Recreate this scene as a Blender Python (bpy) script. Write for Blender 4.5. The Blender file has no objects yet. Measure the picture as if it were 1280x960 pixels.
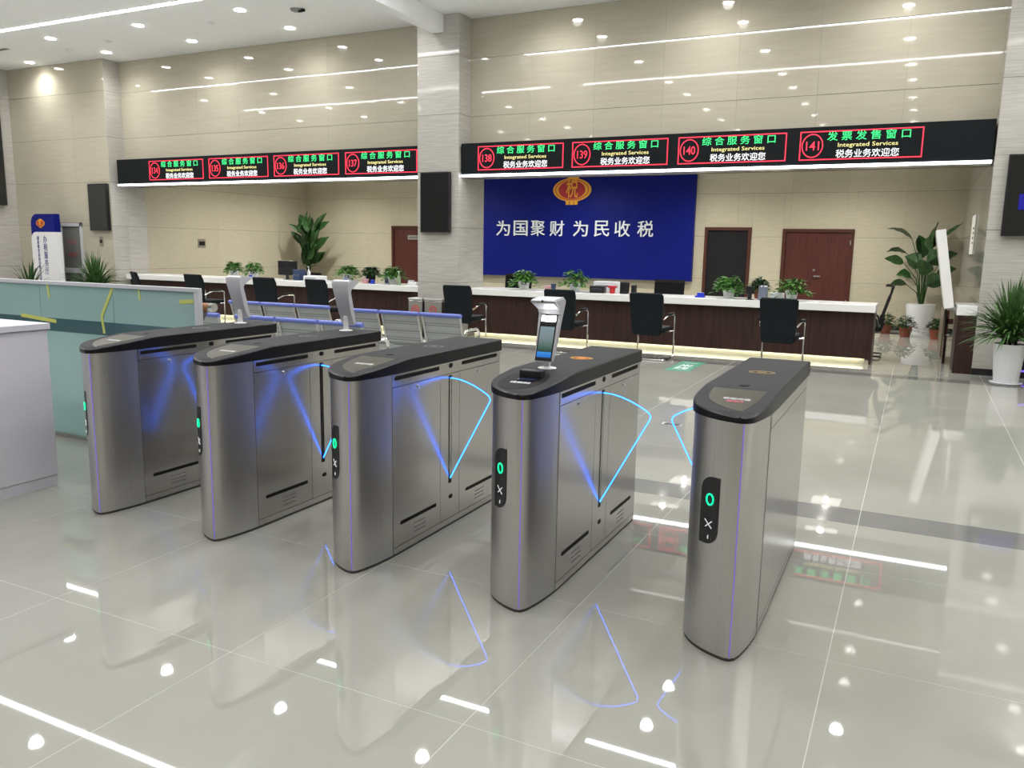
import bpy, bmesh, math, random
from mathutils import Vector, Matrix
random.seed(7)
PI = math.pi
S = bpy.context.scene
C = S.collection

# ------------------------------------------------------------------ camera
def make_camera():
    yaw, pitch, roll = 0.457158072, 0.16610337, -0.016751576
    cy, sy = math.cos(yaw), math.sin(yaw)
    f = Vector((-sy * math.cos(pitch), cy * math.cos(pitch), -math.sin(pitch)))
    r0 = Vector((cy, sy, 0)); d0 = f.cross(r0)
    r = math.cos(roll) * r0 + math.sin(roll) * d0
    d = -math.sin(roll) * r0 + math.cos(roll) * d0
    cam = bpy.data.cameras.new('camera'); cam.sensor_width = 36; cam.sensor_fit = 'HORIZONTAL'
    cam.lens = 1015.523 / 1280 * 36; cam.clip_start = 0.05; cam.clip_end = 200
    o = bpy.data.objects.new('camera', cam); C.objects.link(o)
    m = Matrix((r, -d, -f)).transposed().to_4x4(); m.translation = Vector((0, 0, 1.62))
    o.matrix_world = m
    S.camera = o
make_camera()

# ------------------------------------------------------------------ world, exposure
w = bpy.data.worlds.new('world'); S.world = w; w.use_nodes = True
w.node_tree.nodes['Background'].inputs[0].default_value = (0.9, 0.95, 1, 1)
w.node_tree.nodes['Background'].inputs[1].default_value = 0.3
S.view_settings.view_transform = 'Standard'; S.view_settings.look = 'None'
S.view_settings.exposure = 0.53; S.view_settings.gamma = 1.0; S.view_settings.use_curve_mapping = False
S.cycles.max_bounces = 8; S.cycles.diffuse_bounces = 4; S.cycles.glossy_bounces = 5
S.cycles.transmission_bounces = 6; S.cycles.sample_clamp_indirect = 6.0
S.cycles.use_denoising = True
S.cycles.caustics_reflective = False; S.cycles.caustics_refractive = False

DOWN_W = 68.0        # each ceiling spot
DISC_E = 24.0        # its visible diffuser
STRIP_E = 24.0       # ceiling light lines
SIGN_STRIP_E = 6.0
KICK_E = 7.0
OFFICE_W = 210.0
OFFICE_E = 1.3

# ------------------------------------------------------------------ materials
MATS = {}
def nodes(name):
    m = bpy.data.materials.new(name); m.use_nodes = True
    nt = m.node_tree; return m, nt, nt.nodes['Principled BSDF']
def mat(name, col, rough=0.5, metal=0.0, emit=None, es=0.0, spec=0.5, trans=0.0, ior=1.5, coat=0.0, aniso=0.0, alpha=1.0):
    if name in MATS: return MATS[name]
    m, nt, p = nodes(name)
    p.inputs['Base Color'].default_value = (*col, 1); p.inputs['Roughness'].default_value = rough
    p.inputs['Metallic'].default_value = metal; p.inputs['IOR'].default_value = ior
    p.inputs['Specular IOR Level'].default_value = spec
    p.inputs['Transmission Weight'].default_value = trans
    p.inputs['Coat Weight'].default_value = coat; p.inputs['Anisotropic'].default_value = aniso
    if emit: p.inputs['Emission Color'].default_value = (*emit, 1); p.inputs['Emission Strength'].default_value = es
    MATS[name] = m; return m
def noisy(name, c1, c2, scale=(1, 1, 1), nscale=5, rough=0.5, metal=0.0, detail=4, bump=0.0, lo=0.3, hi=0.7, spec=0.5, objrand=0.0, rough2=None, coat=0.0, ior=None):
    """two-tone noise stretched by scale, world-space so neighbours differ"""
    if name in MATS: return MATS[name]
    m, nt, p = nodes(name)
    g = nt.nodes.new('ShaderNodeNewGeometry'); mp = nt.nodes.new('ShaderNodeMapping'); mp.inputs['Scale'].default_value = scale
    n = nt.nodes.new('ShaderNodeTexNoise'); n.inputs['Scale'].default_value = nscale; n.inputs['Detail'].default_value = detail
    r = nt.nodes.new('ShaderNodeValToRGB'); r.color_ramp.elements[0].position = lo; r.color_ramp.elements[1].position = hi
    r.color_ramp.elements[0].color = (*c1, 1); r.color_ramp.elements[1].color = (*c2, 1)
    L = nt.links.new
    L(g.outputs['Position'], mp.inputs['Vector']); L(mp.outputs[0], n.inputs['Vector']); L(n.outputs['Fac'], r.inputs[0])
    if objrand:
        oi = nt.nodes.new('ShaderNodeObjectInfo'); hs = nt.nodes.new('ShaderNodeHueSaturation')
        mr = nt.nodes.new('ShaderNodeMapRange'); mr.inputs['To Min'].default_value = 1 - objrand; mr.inputs['To Max'].default_value = 1 + objrand
        L(oi.outputs['Random'], mr.inputs[0]); L(mr.outputs[0], hs.inputs['Value']); L(r.outputs[0], hs.inputs['Color']); L(hs.outputs[0], p.inputs['Base Color'])
    else:
        L(r.outputs[0], p.inputs['Base Color'])
    p.inputs['Roughness'].default_value = rough; p.inputs['Metallic'].default_value = metal; p.inputs['Specular IOR Level'].default_value = spec
    p.inputs['Coat Weight'].default_value = coat
    if rough2 is not None:
        mr = nt.nodes.new('ShaderNodeMapRange'); mr.inputs['To Min'].default_value = rough; mr.inputs['To Max'].default_value = rough2
        L(n.outputs['Fac'], mr.inputs[0]); L(mr.outputs[0], p.inputs['Roughness'])
    if bump:
        b = nt.nodes.new('ShaderNodeBump'); b.inputs['Strength'].default_value = bump; b.inputs['Distance'].default_value = 0.002
        L(n.outputs['Fac'], b.inputs['Height']); L(b.outputs[0], p.inputs['Normal'])
    if ior: p.inputs['IOR'].default_value = ior
    MATS[name] = m; return m

M_wall = noisy('beige_stone', (0.46, 0.425, 0.335), (0.50, 0.465, 0.37), (0.7, 0.7, 7), 3, rough=0.035, spec=0.55, objrand=0.02, detail=6)
M_office = noisy('office_stone', (0.51, 0.465, 0.345), (0.58, 0.535, 0.42), (1.5, 1.5, 26), 3, rough=0.12, spec=0.5, objrand=0.02, detail=6)
M_grey = noisy('grey_vein_stone', (0.42, 0.405, 0.37), (0.56, 0.54, 0.495), (1.2, 1.2, 34), 2.4, rough=0.07, spec=0.5, objrand=0.03, detail=7)
M_joint = mat('joint', (0.18, 0.15, 0.11), 0.8)
M_tile = noisy('polished_tile', (0.33, 0.33, 0.298), (0.375, 0.373, 0.338), (1, 1, 1), 1.3, rough=0.02, spec=0.5, ior=1.72, objrand=0.012, detail=8)
M_band = noisy('grey_tile', (0.17, 0.17, 0.168), (0.21, 0.21, 0.205), (1, 1, 1), 2, rough=0.05, spec=0.6)
M_grout = mat('grout', (0.52, 0.51, 0.48), 0.5)
M_ceil = mat('ceiling_paint', (0.95, 0.97, 0.99), 0.75)
M_white = mat('white_paint', (0.82, 0.82, 0.84), 0.45)
M_desk = mat('desk_white', (0.68, 0.67, 0.76), 0.35)
M_slab = mat('white_solid_top', (0.86, 0.86, 0.84), 0.25)
M_wood = noisy('dark_walnut', (0.026, 0.012, 0.010), (0.052, 0.024, 0.019), (14, 14, 0.8), 2.2, rough=0.4, detail=5, spec=0.3)
M_redwood = noisy('red_mahogany', (0.065, 0.013, 0.010), (0.10, 0.024, 0.018), (9, 9, 0.7), 2.4, rough=0.4, detail=5)
M_frame = mat('door_frame_wood', (0.075, 0.022, 0.014), 0.35)
M_black = mat('black_plastic', (0.012, 0.012, 0.014), 0.3)
M_matblack = mat('matt_black', (0.012, 0.012, 0.014), 0.7, spec=0.2)
M_leather = noisy('black_leather', (0.006, 0.009, 0.011), (0.013, 0.017, 0.020), (1, 1, 1), 60, rough=0.6, bump=0.4, spec=0.12)
M_chrome = mat('chrome', (0.8, 0.8, 0.8), 0.08, 1.0)
M_alu = mat('aluminium', (0.62, 0.62, 0.62), 0.3, 1.0)
M_screen = mat('screen_glass', (0.018, 0.019, 0.019), 0.06, spec=0.6)
M_cap = mat('cap_grey', (0.042, 0.043, 0.048), 0.6, spec=0.08)
M_caplip = mat('cap_lip', (0.008, 0.008, 0.010), 0.35, spec=0.25)
M_gap = mat('gap_dark', (0.05, 0.045, 0.042), 0.5)
M_slot = mat('slot_black', (0.008, 0.007, 0.007), 0.6, spec=0.15)
M_inset = mat('inset_olive', (0.050, 0.047, 0.033), 0.3, spec=0.15)
M_blue = mat('panel_blue', (0.004, 0.010, 0.17), 0.45, spec=0.15)
M_gold = mat('emblem_gold', (0.80, 0.38, 0.03), 0.4)
M_red = mat('emblem_red', (0.42, 0.02, 0.03), 0.5)
M_lett = mat('letter_white', (0.82, 0.86, 0.9), 0.4)
M_navytxt = mat('letter_navy', (0.02, 0.03, 0.22), 0.5)
M_ledblk = mat('led_fascia', (0.007, 0.009, 0.011), 0.45, spec=0.15)
def emat(name, col, s): return mat(name, (0.01, 0.01, 0.01), 0.5, emit=col, es=s)
E_red = emat('led_red', (1.0, 0.03, 0.07), 1.3)
E_green = emat('led_green', (0.05, 1.0, 0.28), 1.0)
E_yellow = emat('led_yellow', (1.0, 0.9, 0.35), 0.9)
E_white = emat('led_white', (0.95, 0.97, 1.0), 1.1)
E_disc = emat('downlight_glow', (1.0, 0.97, 0.92), DISC_E)
E_strip = emat('ceiling_line_glow', (0.98, 0.99, 1.0), STRIP_E)
E_sign = emat('sign_strip_glow', (0.93, 0.96, 1.0), SIGN_STRIP_E)
E_kick = emat('kick_glow', (1.0, 0.93, 0.55), KICK_E)
E_office = emat('office_panel_glow', (1.0, 0.98, 0.9), OFFICE_E)
E_flap = emat('flap_led', (0.010, 0.14, 1.0), 6.0)
E_ring = emat('indicator_green', (0.0, 1.0, 0.30), 1.6)
E_purple = emat('purple_led', (0.22, 0.10, 1.0), 0.9)
E_tick = emat('indicator_white', (0.8, 0.8, 0.8), 0.6)
M_acryl = mat('acrylic', (0.97, 0.98, 0.99), 0.02, trans=1.0, ior=1.12, spec=0.3)
M_bluebar = mat('bench_blue', (0.13, 0.17, 0.52), 0.4)
M_leaf = noisy('leaf_green', (0.035, 0.13, 0.018), (0.11, 0.30, 0.045), (1, 1, 1), 22, rough=0.55, spec=0.25)
M_leafd = noisy('leaf_dark', (0.010, 0.040, 0.010), (0.035, 0.10, 0.022), (1, 1, 1), 14, rough=0.4)
M_leafs = noisy('leaf_spiky', (0.022, 0.075, 0.018), (0.09, 0.19, 0.05), (1, 1, 1), 14, rough=0.4)
M_soil = mat('soil', (0.03, 0.02, 0.012), 0.95)
M_potw = mat('white_ceramic', (0.76, 0.77, 0.80), 0.28)
M_terra = mat('terracotta', (0.28, 0.075, 0.045), 0.7)
M_tape = mat('yellow_tape', (0.62, 0.66, 0.16), 0.6)

def steel_mat(name='brushed_steel', r0=0.16, r1=0.22, c=0.50):
    m, nt, p = nodes(name)
    L = nt.links.new
    tc = nt.nodes.new('ShaderNodeTexCoord'); mp = nt.nodes.new('ShaderNodeMapping'); mp.inputs['Scale'].default_value = (60, 60, 0.5)
    n = nt.nodes.new('ShaderNodeTexNoise'); n.inputs['Scale'].default_value = 4; n.inputs['Detail'].default_value = 4
    L(tc.outputs['Object'], mp.inputs['Vector']); L(mp.outputs[0], n.inputs['Vector'])
    r = nt.nodes.new('ShaderNodeValToRGB'); r.color_ramp.elements[0].color = (c - .03, c - .04, c - .05, 1); r.color_ramp.elements[1].color = (c + .03, c + .02, c + .01, 1)
    r.color_ramp.elements[0].position = 0.3; r.color_ramp.elements[1].position = 0.7
    L(n.outputs['Fac'], r.inputs[0]); L(r.outputs[0], p.inputs['Base Color'])
    mr = nt.nodes.new('ShaderNodeMapRange'); mr.inputs['To Min'].default_value = r0; mr.inputs['To Max'].default_value = r1
    L(n.outputs['Fac'], mr.inputs[0]); L(mr.outputs[0], p.inputs['Roughness'])
    p.inputs['Metallic'].default_value = 1.0
    return m
M_steel = steel_mat()
M_nose = steel_mat('brushed_nose_steel', 0.30, 0.36, 0.60)

def mesh_steel():          # perforated sheet: fine dark dots
    m, nt, p = nodes('perforated_steel')
    L = nt.links.new
    tc = nt.nodes.new('ShaderNodeTexCoord'); v = nt.nodes.new('ShaderNodeTexVoronoi'); v.inputs['Scale'].default_value = 34; v.inputs['Randomness'].default_value = 0
    r = nt.nodes.new('ShaderNodeValToRGB'); r.color_ramp.elements[0].position = 0.28; r.color_ramp.elements[1].position = 0.36
    r.color_ramp.elements[0].color = (0.12, 0.125, 0.13, 1); r.color_ramp.elements[1].color = (0.42, 0.44, 0.45, 1)
    L(tc.outputs['Object'], v.inputs['Vector']); L(v.outputs['Distance'], r.inputs[0]); L(r.outputs[0], p.inputs['Base Color'])
    p.inputs['Roughness'].default_value = 0.4; p.inputs['Metallic'].default_value = 0.3
    return m
M_perf = mesh_steel()

def frost_mat():
    m, nt, p = nodes('frosted_aqua_glass')
    p.inputs['Base Color'].default_value = (0.46, 0.70, 0.68, 1); p.inputs['Roughness'].default_value = 0.12
    p.inputs['Transmission Weight'].default_value = 0.35
    p.inputs['IOR'].default_value = 1.4
    return m
M_frost = frost_mat()
M_tealband = mat('teal_band', (0.06, 0.13, 0.15), 0.12)

# ------------------------------------------------------------------ helpers
def link(o, parent=None):
    C.objects.link(o)
    if parent: o.parent = parent
    return o
def obj(name, bm, m, parent=None, smooth=False, loc=None):
    me = bpy.data.meshes.new(name)
    bmesh.ops.recalc_face_normals(bm, faces=bm.faces)
    if smooth:
        for f in bm.faces: f.smooth = True
        for e in bm.edges:
            if len(e.link_faces) == 2 and e.calc_face_angle(0) > 0.6: e.smooth = False
    bm.to_mesh(me); bm.free()
    for x in (m if isinstance(m, (list, tuple)) else [m]): me.materials.append(x)
    o = bpy.data.objects.new(name, me)
    if loc: o.location = loc
    return link(o, parent)
def tag(o, label=None, cat=None, group=None, kind=None):
    if label: o['label'] = label
    if cat: o['category'] = cat
    if group: o['group'] = group
    if kind: o['kind'] = kind
    return o
def thing(name, label, cat, loc=(0, 0, 0), rz=0, group=None):
    o = bpy.data.objects.new(name, None); o.empty_display_size = 0.1; C.objects.link(o)
    o.location = loc; o.rotation_euler = (0, 0, rz)
    return tag(o, label, cat, group)
def copy_tree(o, parent=None):
    c = o.copy(); C.objects.link(c)
    if parent: c.parent = parent
    for ch in list(o.children): copy_tree(ch, c)
    return c
def under(t, o):      # world-built mesh -> its thing's frame (things used here are unrotated)
    o.data.transform(Matrix.Translation(-Vector(t.location))); return o
def BM(): return bmesh.new()
def box(bm, x0, x1, y0, y1, z0, z1, bev=0.0, mi=0, M=None):
    vs = [bm.verts.new((x, y, z)) for x in (x0, x1) for y in (y0, y1) for z in (z0, z1)]
    fs = [bm.faces.new([vs[i] for i in q]) for q in ((0, 1, 3, 2), (4, 6, 7, 5), (0, 4, 5, 1), (2, 3, 7, 6), (0, 2, 6, 4), (1, 5, 7, 3))]
    for f in fs: f.material_index = mi
    if bev:
        es = list({e for f in fs for e in f.edges})
        r = bmesh.ops.bevel(bm, geom=es, offset=bev, segments=2, affect='EDGES', profile=0.5)
        vs = list({v for f in r['faces'] for v in f.verts} | {v for v in vs if v.is_valid})
    if M is not None: bmesh.ops.transform(bm, matrix=M, verts=[v for v in vs if v.is_valid])
    return bm
def bx(*a, **k): return box(BM(), *a, **k)
def frame_axes(d):
    d = d.normalized(); up = Vector((0, 0, 1)) if abs(d.z) < 0.95 else Vector((1, 0, 0))
    a = d.cross(up).normalized(); return a, d.cross(a).normalized()
def tube(bm, pts, r, n=8, cap=True, mi=0):
    pts = [Vector(p) for p in pts]; rings = []
    rr = r if isinstance(r, (list, tuple)) else [r] * len(pts)
    for i, p in enumerate(pts):
        d = (pts[min(i + 1, len(pts) - 1)] - pts[max(i - 1, 0)])
        a, b = frame_axes(d)
        rings.append([bm.verts.new(p + rr[i] * (math.cos(t * 2 * PI / n) * a + math.sin(t * 2 * PI / n) * b)) for t in range(n)])
    for u, v in zip(rings, rings[1:]):
        best = min(range(n), key=lambda k: (u[0].co - v[k].co).length)
        v[:] = v[best:] + v[:best]
        if (u[1].co - v[1].co).length > (u[1].co - v[-1].co).length + 1e-6: v[:] = [v[0]] + v[:0:-1]
        for k in range(n): bm.faces.new((u[k], u[(k + 1) % n], v[(k + 1) % n], v[k])).material_index = mi
    if cap:
        bm.faces.new(rings[0]).material_index = mi; bm.faces.new(rings[-1][::-1]).material_index = mi
    return bm
def rounded(pts, r, k=4):
    """round the corners of a 3D polyline"""
    pts = [Vector(p) for p in pts]; out = [pts[0]]
    for a, b, c in zip(pts, pts[1:], pts[2:]):
        u = (a - b); v = (c - b); q = min(r, u.length * .45, v.length * .45)
        p0 = b + u.normalized() * q; p1 = b + v.normalized() * q
        for i in range(k + 1):
            t = i / k; out.append(p0 * (1 - t) ** 2 + b * 2 * t * (1 - t) + p1 * t * t)
    out.append(pts[-1]); return out
def lathe(bm, prof, n=20, c=(0, 0), mi=0, cap=True, sq=False):
    rings = []
    for r, z in prof:
        ring = []
        for k in range(n):
            t = 2 * PI * (k + .5) / n
            cx, cy = math.cos(t), math.sin(t)
            if sq:
                q = max(abs(cx), abs(cy)); e = 0.86; cx, cy = cx / q * e + cx * (1 - e), cy / q * e + cy * (1 - e)
            ring.append(bm.verts.new((c[0] + r * cx, c[1] + r * cy, z)))
        rings.append(ring)
    for u, v in zip(rings, rings[1:]):
        for k in range(n): bm.faces.new((u[k], u[(k + 1) % n], v[(k + 1) % n], v[k])).material_index = mi
    if cap:
        bm.faces.new(rings[0][::-1]).material_index = mi; bm.faces.new(rings[-1]).material_index = mi
    return bm
def prism(bm, poly, axis, a, b, mi=0):
    """extrude a 2D polygon along axis ('x': poly=(y,z); 'y': (x,z); 'z': (x,y))"""
    def P(p, t):
        return {'x': (t, p[0], p[1]), 'y': (p[0], t, p[1]), 'z': (p[0], p[1], t)}[axis]
    A = [bm.verts.new(P(p, a)) for p in poly]; B_ = [bm.verts.new(P(p, b)) for p in poly]
    n = len(poly)
    for k in range(n): bm.faces.new((A[k], A[(k + 1) % n], B_[(k + 1) % n], B_[k])).material_index = mi
    bm.faces.new(A[::-1]).material_index = mi; bm.faces.new(B_).material_index = mi
    return bm
def rrect(x0, x1, z0, z1, r, k=4):
    out = []
    for cx, cz, a0 in ((x1 - r, z1 - r, 0), (x0 + r, z1 - r, 90), (x0 + r, z0 + r, 180), (x1 - r, z0 + r, 270)):
        for i in range(k + 1):
            t = math.radians(a0 + 90 * i / k); out.append((cx + r * math.cos(t), cz + r * math.sin(t)))
    return out
def ellipse(cx, cz, rx, rz, n=32): return [(cx + rx * math.cos(2 * PI * i / n), cz + rz * math.sin(2 * PI * i / n)) for i in range(n)]
def ring_prism(bm, cx, cz, rx, rz, t, y0, y1, n=36):
    O = ellipse(cx, cz, rx, rz, n); I = ellipse(cx, cz, rx - t, rz - t, n)
    vo = [[bm.verts.new((p[0], y, p[1])) for p in P] for P in (O, I) for y in (y0, y1)]
    o0, o1, i0, i1 = vo
    for k in range(n):
        j = (k + 1) % n
        bm.faces.new((o0[k], o0[j], i0[j], i0[k])); bm.faces.new((o1[k], i1[k], i1[j], o1[j]))
        bm.faces.new((o0[k], o1[k], o1[j], o0[j])); bm.faces.new((i0[k], i0[j], i1[j], i1[k]))
    return bm

def text_obj(name, body, m, parent, w, h, M, ext=0.002, space=1.0, bold=0.0, vertical=False):
    """lettering as a mesh fitted into w x h, lower-left at M's origin, lying in M's xy plane"""
    cu = bpy.data.curves.new(name, 'FONT'); cu.body = '\n'.join(body) if vertical else body
    cu.extrude = 0.004; bold *= 0.35; cu.space_character = space; cu.offset = bold; cu.resolution_u = 2
    if vertical: cu.align_x = 'CENTER'
    t = bpy.data.objects.new('tmp', cu); C.objects.link(t)
    bpy.context.view_layer.update()
    me = bpy.data.meshes.new_from_object(t.evaluated_get(bpy.context.evaluated_depsgraph_get()))
    bpy.data.objects.remove(t)
    xs = [v.co.x for v in me.vertices]; ys = [v.co.y for v in me.vertices]
    x0, x1, y0, y1 = min(xs), max(xs), min(ys), max(ys)
    for v in me.vertices:
        v.co = M @ Vector(((v.co.x - x0) / (x1 - x0) * w, (v.co.y - y0) / (y1 - y0) * h, v.co.z / 0.004 * ext))
    me.materials.clear(); me.materials.append(m); me.name = name
    o = link(bpy.data.objects.new(name, me), parent)
    o['kind'] = 'stuff'
    return o
def face_minus_y(x, y, z):      # lettering plane facing -Y
    return Matrix(((1, 0, 0, x), (0, 0, -1, y), (0, 1, 0, z), (0, 0, 0, 1)))

# ------------------------------------------------------------------ floor
ZC = 5.56
YP, YR, YB = 12.75, 13.17, 19.4
floor = tag(obj('floor', bx(-24, 8, -8, 21, -0.12, -0.0004), M_grout), kind='structure')
rows = [(0.086, 1.161, 0), (1.161, 2.236, 0), (2.236, 3.31, 0), (3.31, 4.385, 0), (4.385, 5.15, 0), (5.15, 5.48, 1), (5.48, 6.55, 0), (6.55, 7.62, 0), (7.62, 8.69, 0),
        (8.69, 9.76, 0), (9.76, 10.83, 0), (10.83, 11.78, 0), (11.78, 12.08, 1), (12.08, 13.06, 0)]
tile_me = {}
def tile(x0, x1, y0, y1, m):
    key = (round(x1 - x0, 3), round(y1 - y0, 3), m.name)
    name = 'grey_band_tile' if m is M_band else 'floor_tile'
    g = 0.0017
    if key not in tile_me:
        o = obj(name, bx(g, x1 - x0 - g, g, y1 - y0 - g, -0.012, 0), m, floor); tile_me[key] = o.data
    else: o = link(bpy.data.objects.new(name, tile_me[key]), floor)
    o.location = (x0, y0, 0)
for y0, y1, b in rows:
    for k in range(-20, 4):
        x0 = -0.19 + 1.075 * k; x1 = x0 + 1.075
        if x1 > -1.32 * y1 - 1.2 and x1 > -20 and x0 < 0.16 * y1 + 0.9:
            tile(x0, x1, y0, y1, M_band if b else M_tile)
big = BM()
box(big, -24, 8, 13.06, 19.4, -0.02, 0)
box(big, -24, 8, -8, 0.086, -0.02, 0)
obj('floor_sheet', big, M_tile, floor)
# the sides the camera never sees
side = BM(); box(side, 2.5, 8, 0.086, 13.06, -0.02, -0.001); obj('floor_margin', side, M_tile, floor)

# ------------------------------------------------------------------ walls
ZROWS = [0.0, 0.98, 1.96, 2.93, 3.91, 4.89, 5.56]
def stone_wall(name, a, b, z0, z1, m, normal, wid=1.2, thick=0.12, cuts=(), parent=None, tilt=0.0012):
    """vertical wall from a to b (xy) with panels facing 'normal'"""
    a = Vector((*a, 0)); b = Vector((*b, 0)); u = (b - a); Ln = u.length; u.normalize(); n = Vector((*normal, 0)).normalized()
    e_ = u * 0.014; bm = BM(); p = [a - n * 0.012 + e_, b - n * 0.012 - e_, b - n * thick - e_, a - n * thick + e_]
    lo = [bm.verts.new((q.x, q.y, z0)) for q in p]; hi = [bm.verts.new((q.x, q.y, z1)) for q in p]
    for k in range(4): bm.faces.new((lo[k], lo[(k + 1) % 4], hi[(k + 1) % 4], hi[k]))
    bm.faces.new(lo[::-1]); bm.faces.new(hi)
    W = tag(obj(name, bm, M_joint, parent), kind='structure')
    zs = [z0] + [z for z in ZROWS if z0 + 0.03 < z < z1 - 0.03] + [z1]
    nx = max(1, round(Ln / wid)); step = Ln / nx
    for i in range(nx):
        for zl, zh in zip(zs, zs[1:]):
            skip = False
            for c0, c1, cz in cuts:
                if c0 < (i + .5) * step < c1 and zh <= cz + .01: skip = True
            segs = [(i * step, (i + 1) * step)]
            for c0, c1, cz in cuts:      # openings: trim pieces
                new = []
                for sg in segs:
                    s0, s1 = sg[:2]
                    if len(sg) > 2: new.append(sg); continue
                    if zl < cz - 0.01 and s1 > c0 and s0 < c1:
                        if s0 < c0: new.append((s0, c0))
                        if s1 > c1: new.append((c1, s1))
                        if zh > cz + 0.01: new.append((max(s0, c0), min(s1, c1), cz))
                    else: new.append((s0, s1))
                segs = new
            for s in segs:
                s0, s1 = s[0] + 0.0009, s[1] - 0.0009
                zz = (s[2] if len(s) > 2 else zl) + 0.003; zt = zh - 0.003
                if s1 - s0 < 0.02: continue
                h = BM(); box(h, -(s1 - s0) / 2, (s1 - s0) / 2, -0.011, 0, -(zt - zz) / 2, (zt - zz) / 2)
                o = obj('stone_panel', h, m, W)
                c = a + u * (s0 + s1) / 2
                R = Matrix((u, n, Vector((0, 0, 1)))).transposed().to_4x4()
                R = R @ Matrix.Rotation(random.uniform(-tilt, tilt), 4, 'Z') @ Matrix.Rotation(random.uniform(-tilt, tilt) * .6, 4, 'X')
                R.translation = Vector((c.x, c.y, (zz + zt) / 2)); o.matrix_basis = R
    return W
XL, XC0, XC1, XR = -16.4, -8.24, -7.39, 0.78
# plane of the pilasters
stone_wall('wall_left_front', (-19.75, YP), (XL, YP), 0, ZC, M_wall, (0, -1), cuts=((1.53, 2.32, 2.03),))
stone_wall('wall_left_return', (XL, YP), (XL, YR), 0, ZC, M_grey, (1, 0), thick=0.1)
stone_wall('wall_left_upper', (XL, YR), (XC0, YR), 2.86, ZC, M_wall, (0, -1), thick=0.45)
stone_wall('wall_right_upper', (XC1, YR), (XR, YR), 2.86, ZC, M_wall, (0, -1), thick=0.45)
col = stone_wall('column', (XC0, YP), (XC1, YP), 0, ZC, M_grey, (0, -1), thick=0.9)
stone_wall('column_side', (XC1 + 0.0, YP), (XC1, 13.7), 0, ZC, M_grey, (1, 0), thick=0.1, wid=1.5)
stone_wall('wall_right_front', (XR, YP), (4.5, YP), 0, ZC, M_grey, (0, -1), thick=0.5)
stone_wall('wall_right_return', (XR, YB), (XR, YP), 0, 3.5, M_grey, (-1, 0), wid=1.6)
stone_wall('wall_right_return_upper', (XR, YR), (XR, YP), 3.5, ZC, M_grey, (-1, 0), wid=1.6)
# lit thick end of the left opening, then the office side wall
stone_wall('wall_left_jamb', (XL, YR), (XL, 13.68), 0, 2.86, M_grey, (1, 0), thick=0.1)
stone_wall('wall_office_left', (XL - 0.08, 13.68), (XL - 0.08, YB), 0, 3.5, M_office, (1, 0))
stone_wall('wall_back', (XL - 0.2, YB), (XR + 0.05, YB), 0, 3.5, M_office, (0, -1), cuts=((3.2, 4.35, 2.17), (12.04, 13.11, 2.17), (13.8, 15.3, 2.14)))
stone_wall('wall_left', (-19.75, 5.5), (-19.75, YP), 0, ZC, M_grey, (1, 0), thick=0.3)
# room shell behind the camera (plain)
M_shell = noisy('shell_stone', (0.34, 0.31, 0.26), (0.44, 0.40, 0.33), (1, 1, 6), 2, rough=0.25)
tag(obj('wall_far_left', bx(-24.2, -24, -8, 5.5, 0, ZC), M_shell), kind='structure')
tag(obj('wall_left_step', bx(-24, -19.75, 5.5, 5.7, 0, ZC), M_shell), kind='structure')
tag(obj('wall_behind', bx(-24, 8, -8.2, -8, 0, ZC), M_shell), kind='structure')
tag(obj('wall_right', bx(8, 8.2, -8, 13.2, 0, ZC), M_shell), kind='structure')
tag(obj('wall_right_front_far', bx(4.5, 8, YP, 13.2, 0, ZC), M_shell), kind='structure')
tag(obj('ceiling', bx(-24, 8, -8, 13.3, ZC, ZC + 0.2), M_ceil), kind='structure')
tag(obj('ceiling_office', bx(XL - 0.2, XR + 0.1, 13.3, YB + 0.2, 3.5, 3.7), M_ceil), kind='structure')
tag(obj('trim_ceiling_beam', bx(-7.93, -7.7, -8, YP - 0.002, 5.27, ZC - 0.001, bev=0.004), M_ceil), kind='structure')
def skirt(name, *a): tag(obj(name, bx(*a), M_black), kind='structure')
skirt('baseboard_back', XL, XR - 0.02, YB - 0.015, YB - 0.001, 0, 0.09)
skirt('baseboard_right', XR, 4.5, YP - 0.015, YP - 0.001, 0, 0.09)
skirt('baseboard_left', -19.74, -18.22, YP - 0.015, YP - 0.001, 0, 0.09)
# light-coloured trim strip under the column and pilaster at sign height
for nm, x0, x1, yy in (('trim_column', XC1 - 0.0, XC1 + 0.012, 13.6),):
    tag(obj(nm, bx(x0, x1, YP, yy, 2.82, 2.835), M_alu), kind='structure')

# ------------------------------------------------------------------ doors
def wood_door(name, x0, x1, zt, slab, open_=False):
    y = YB
    fr = BM(); t = 0.07
    box(fr, x0, x0 + t, y - 0.03, y + 0.08, 0, zt); box(fr, x1 - t, x1, y - 0.03, y + 0.08, 0, zt); box(fr, x0, x1, y - 0.035, y + 0.08, zt - t, zt)
    d = tag(obj(name, fr, M_frame), kind='structure')
    if open_:
        v = BM(); box(v, x0 + t, x1 - t, y + 0.002, y + 0.008, 0, zt - t); obj('opening_shade_sheet', v, M_matblack, d)  # flat black sheet, paints the darkness inside the open doorway
    else:
        obj('door_leaf', bx(x0 + t, x1 - t, y + 0.005, y + 0.05, 0.01, zt - t - 0.004), M_redwood, d)
        for z in (0.5, 1.8): obj('hinge', bx(x1 - t - 0.008, x1 - t + 0.012, y - 0.045, y + 0.004, z, z + 0.1), M_alu, d)
    return d
d1 = wood_door('door_1', -2.80, -1.30, 2.14, True)
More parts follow.
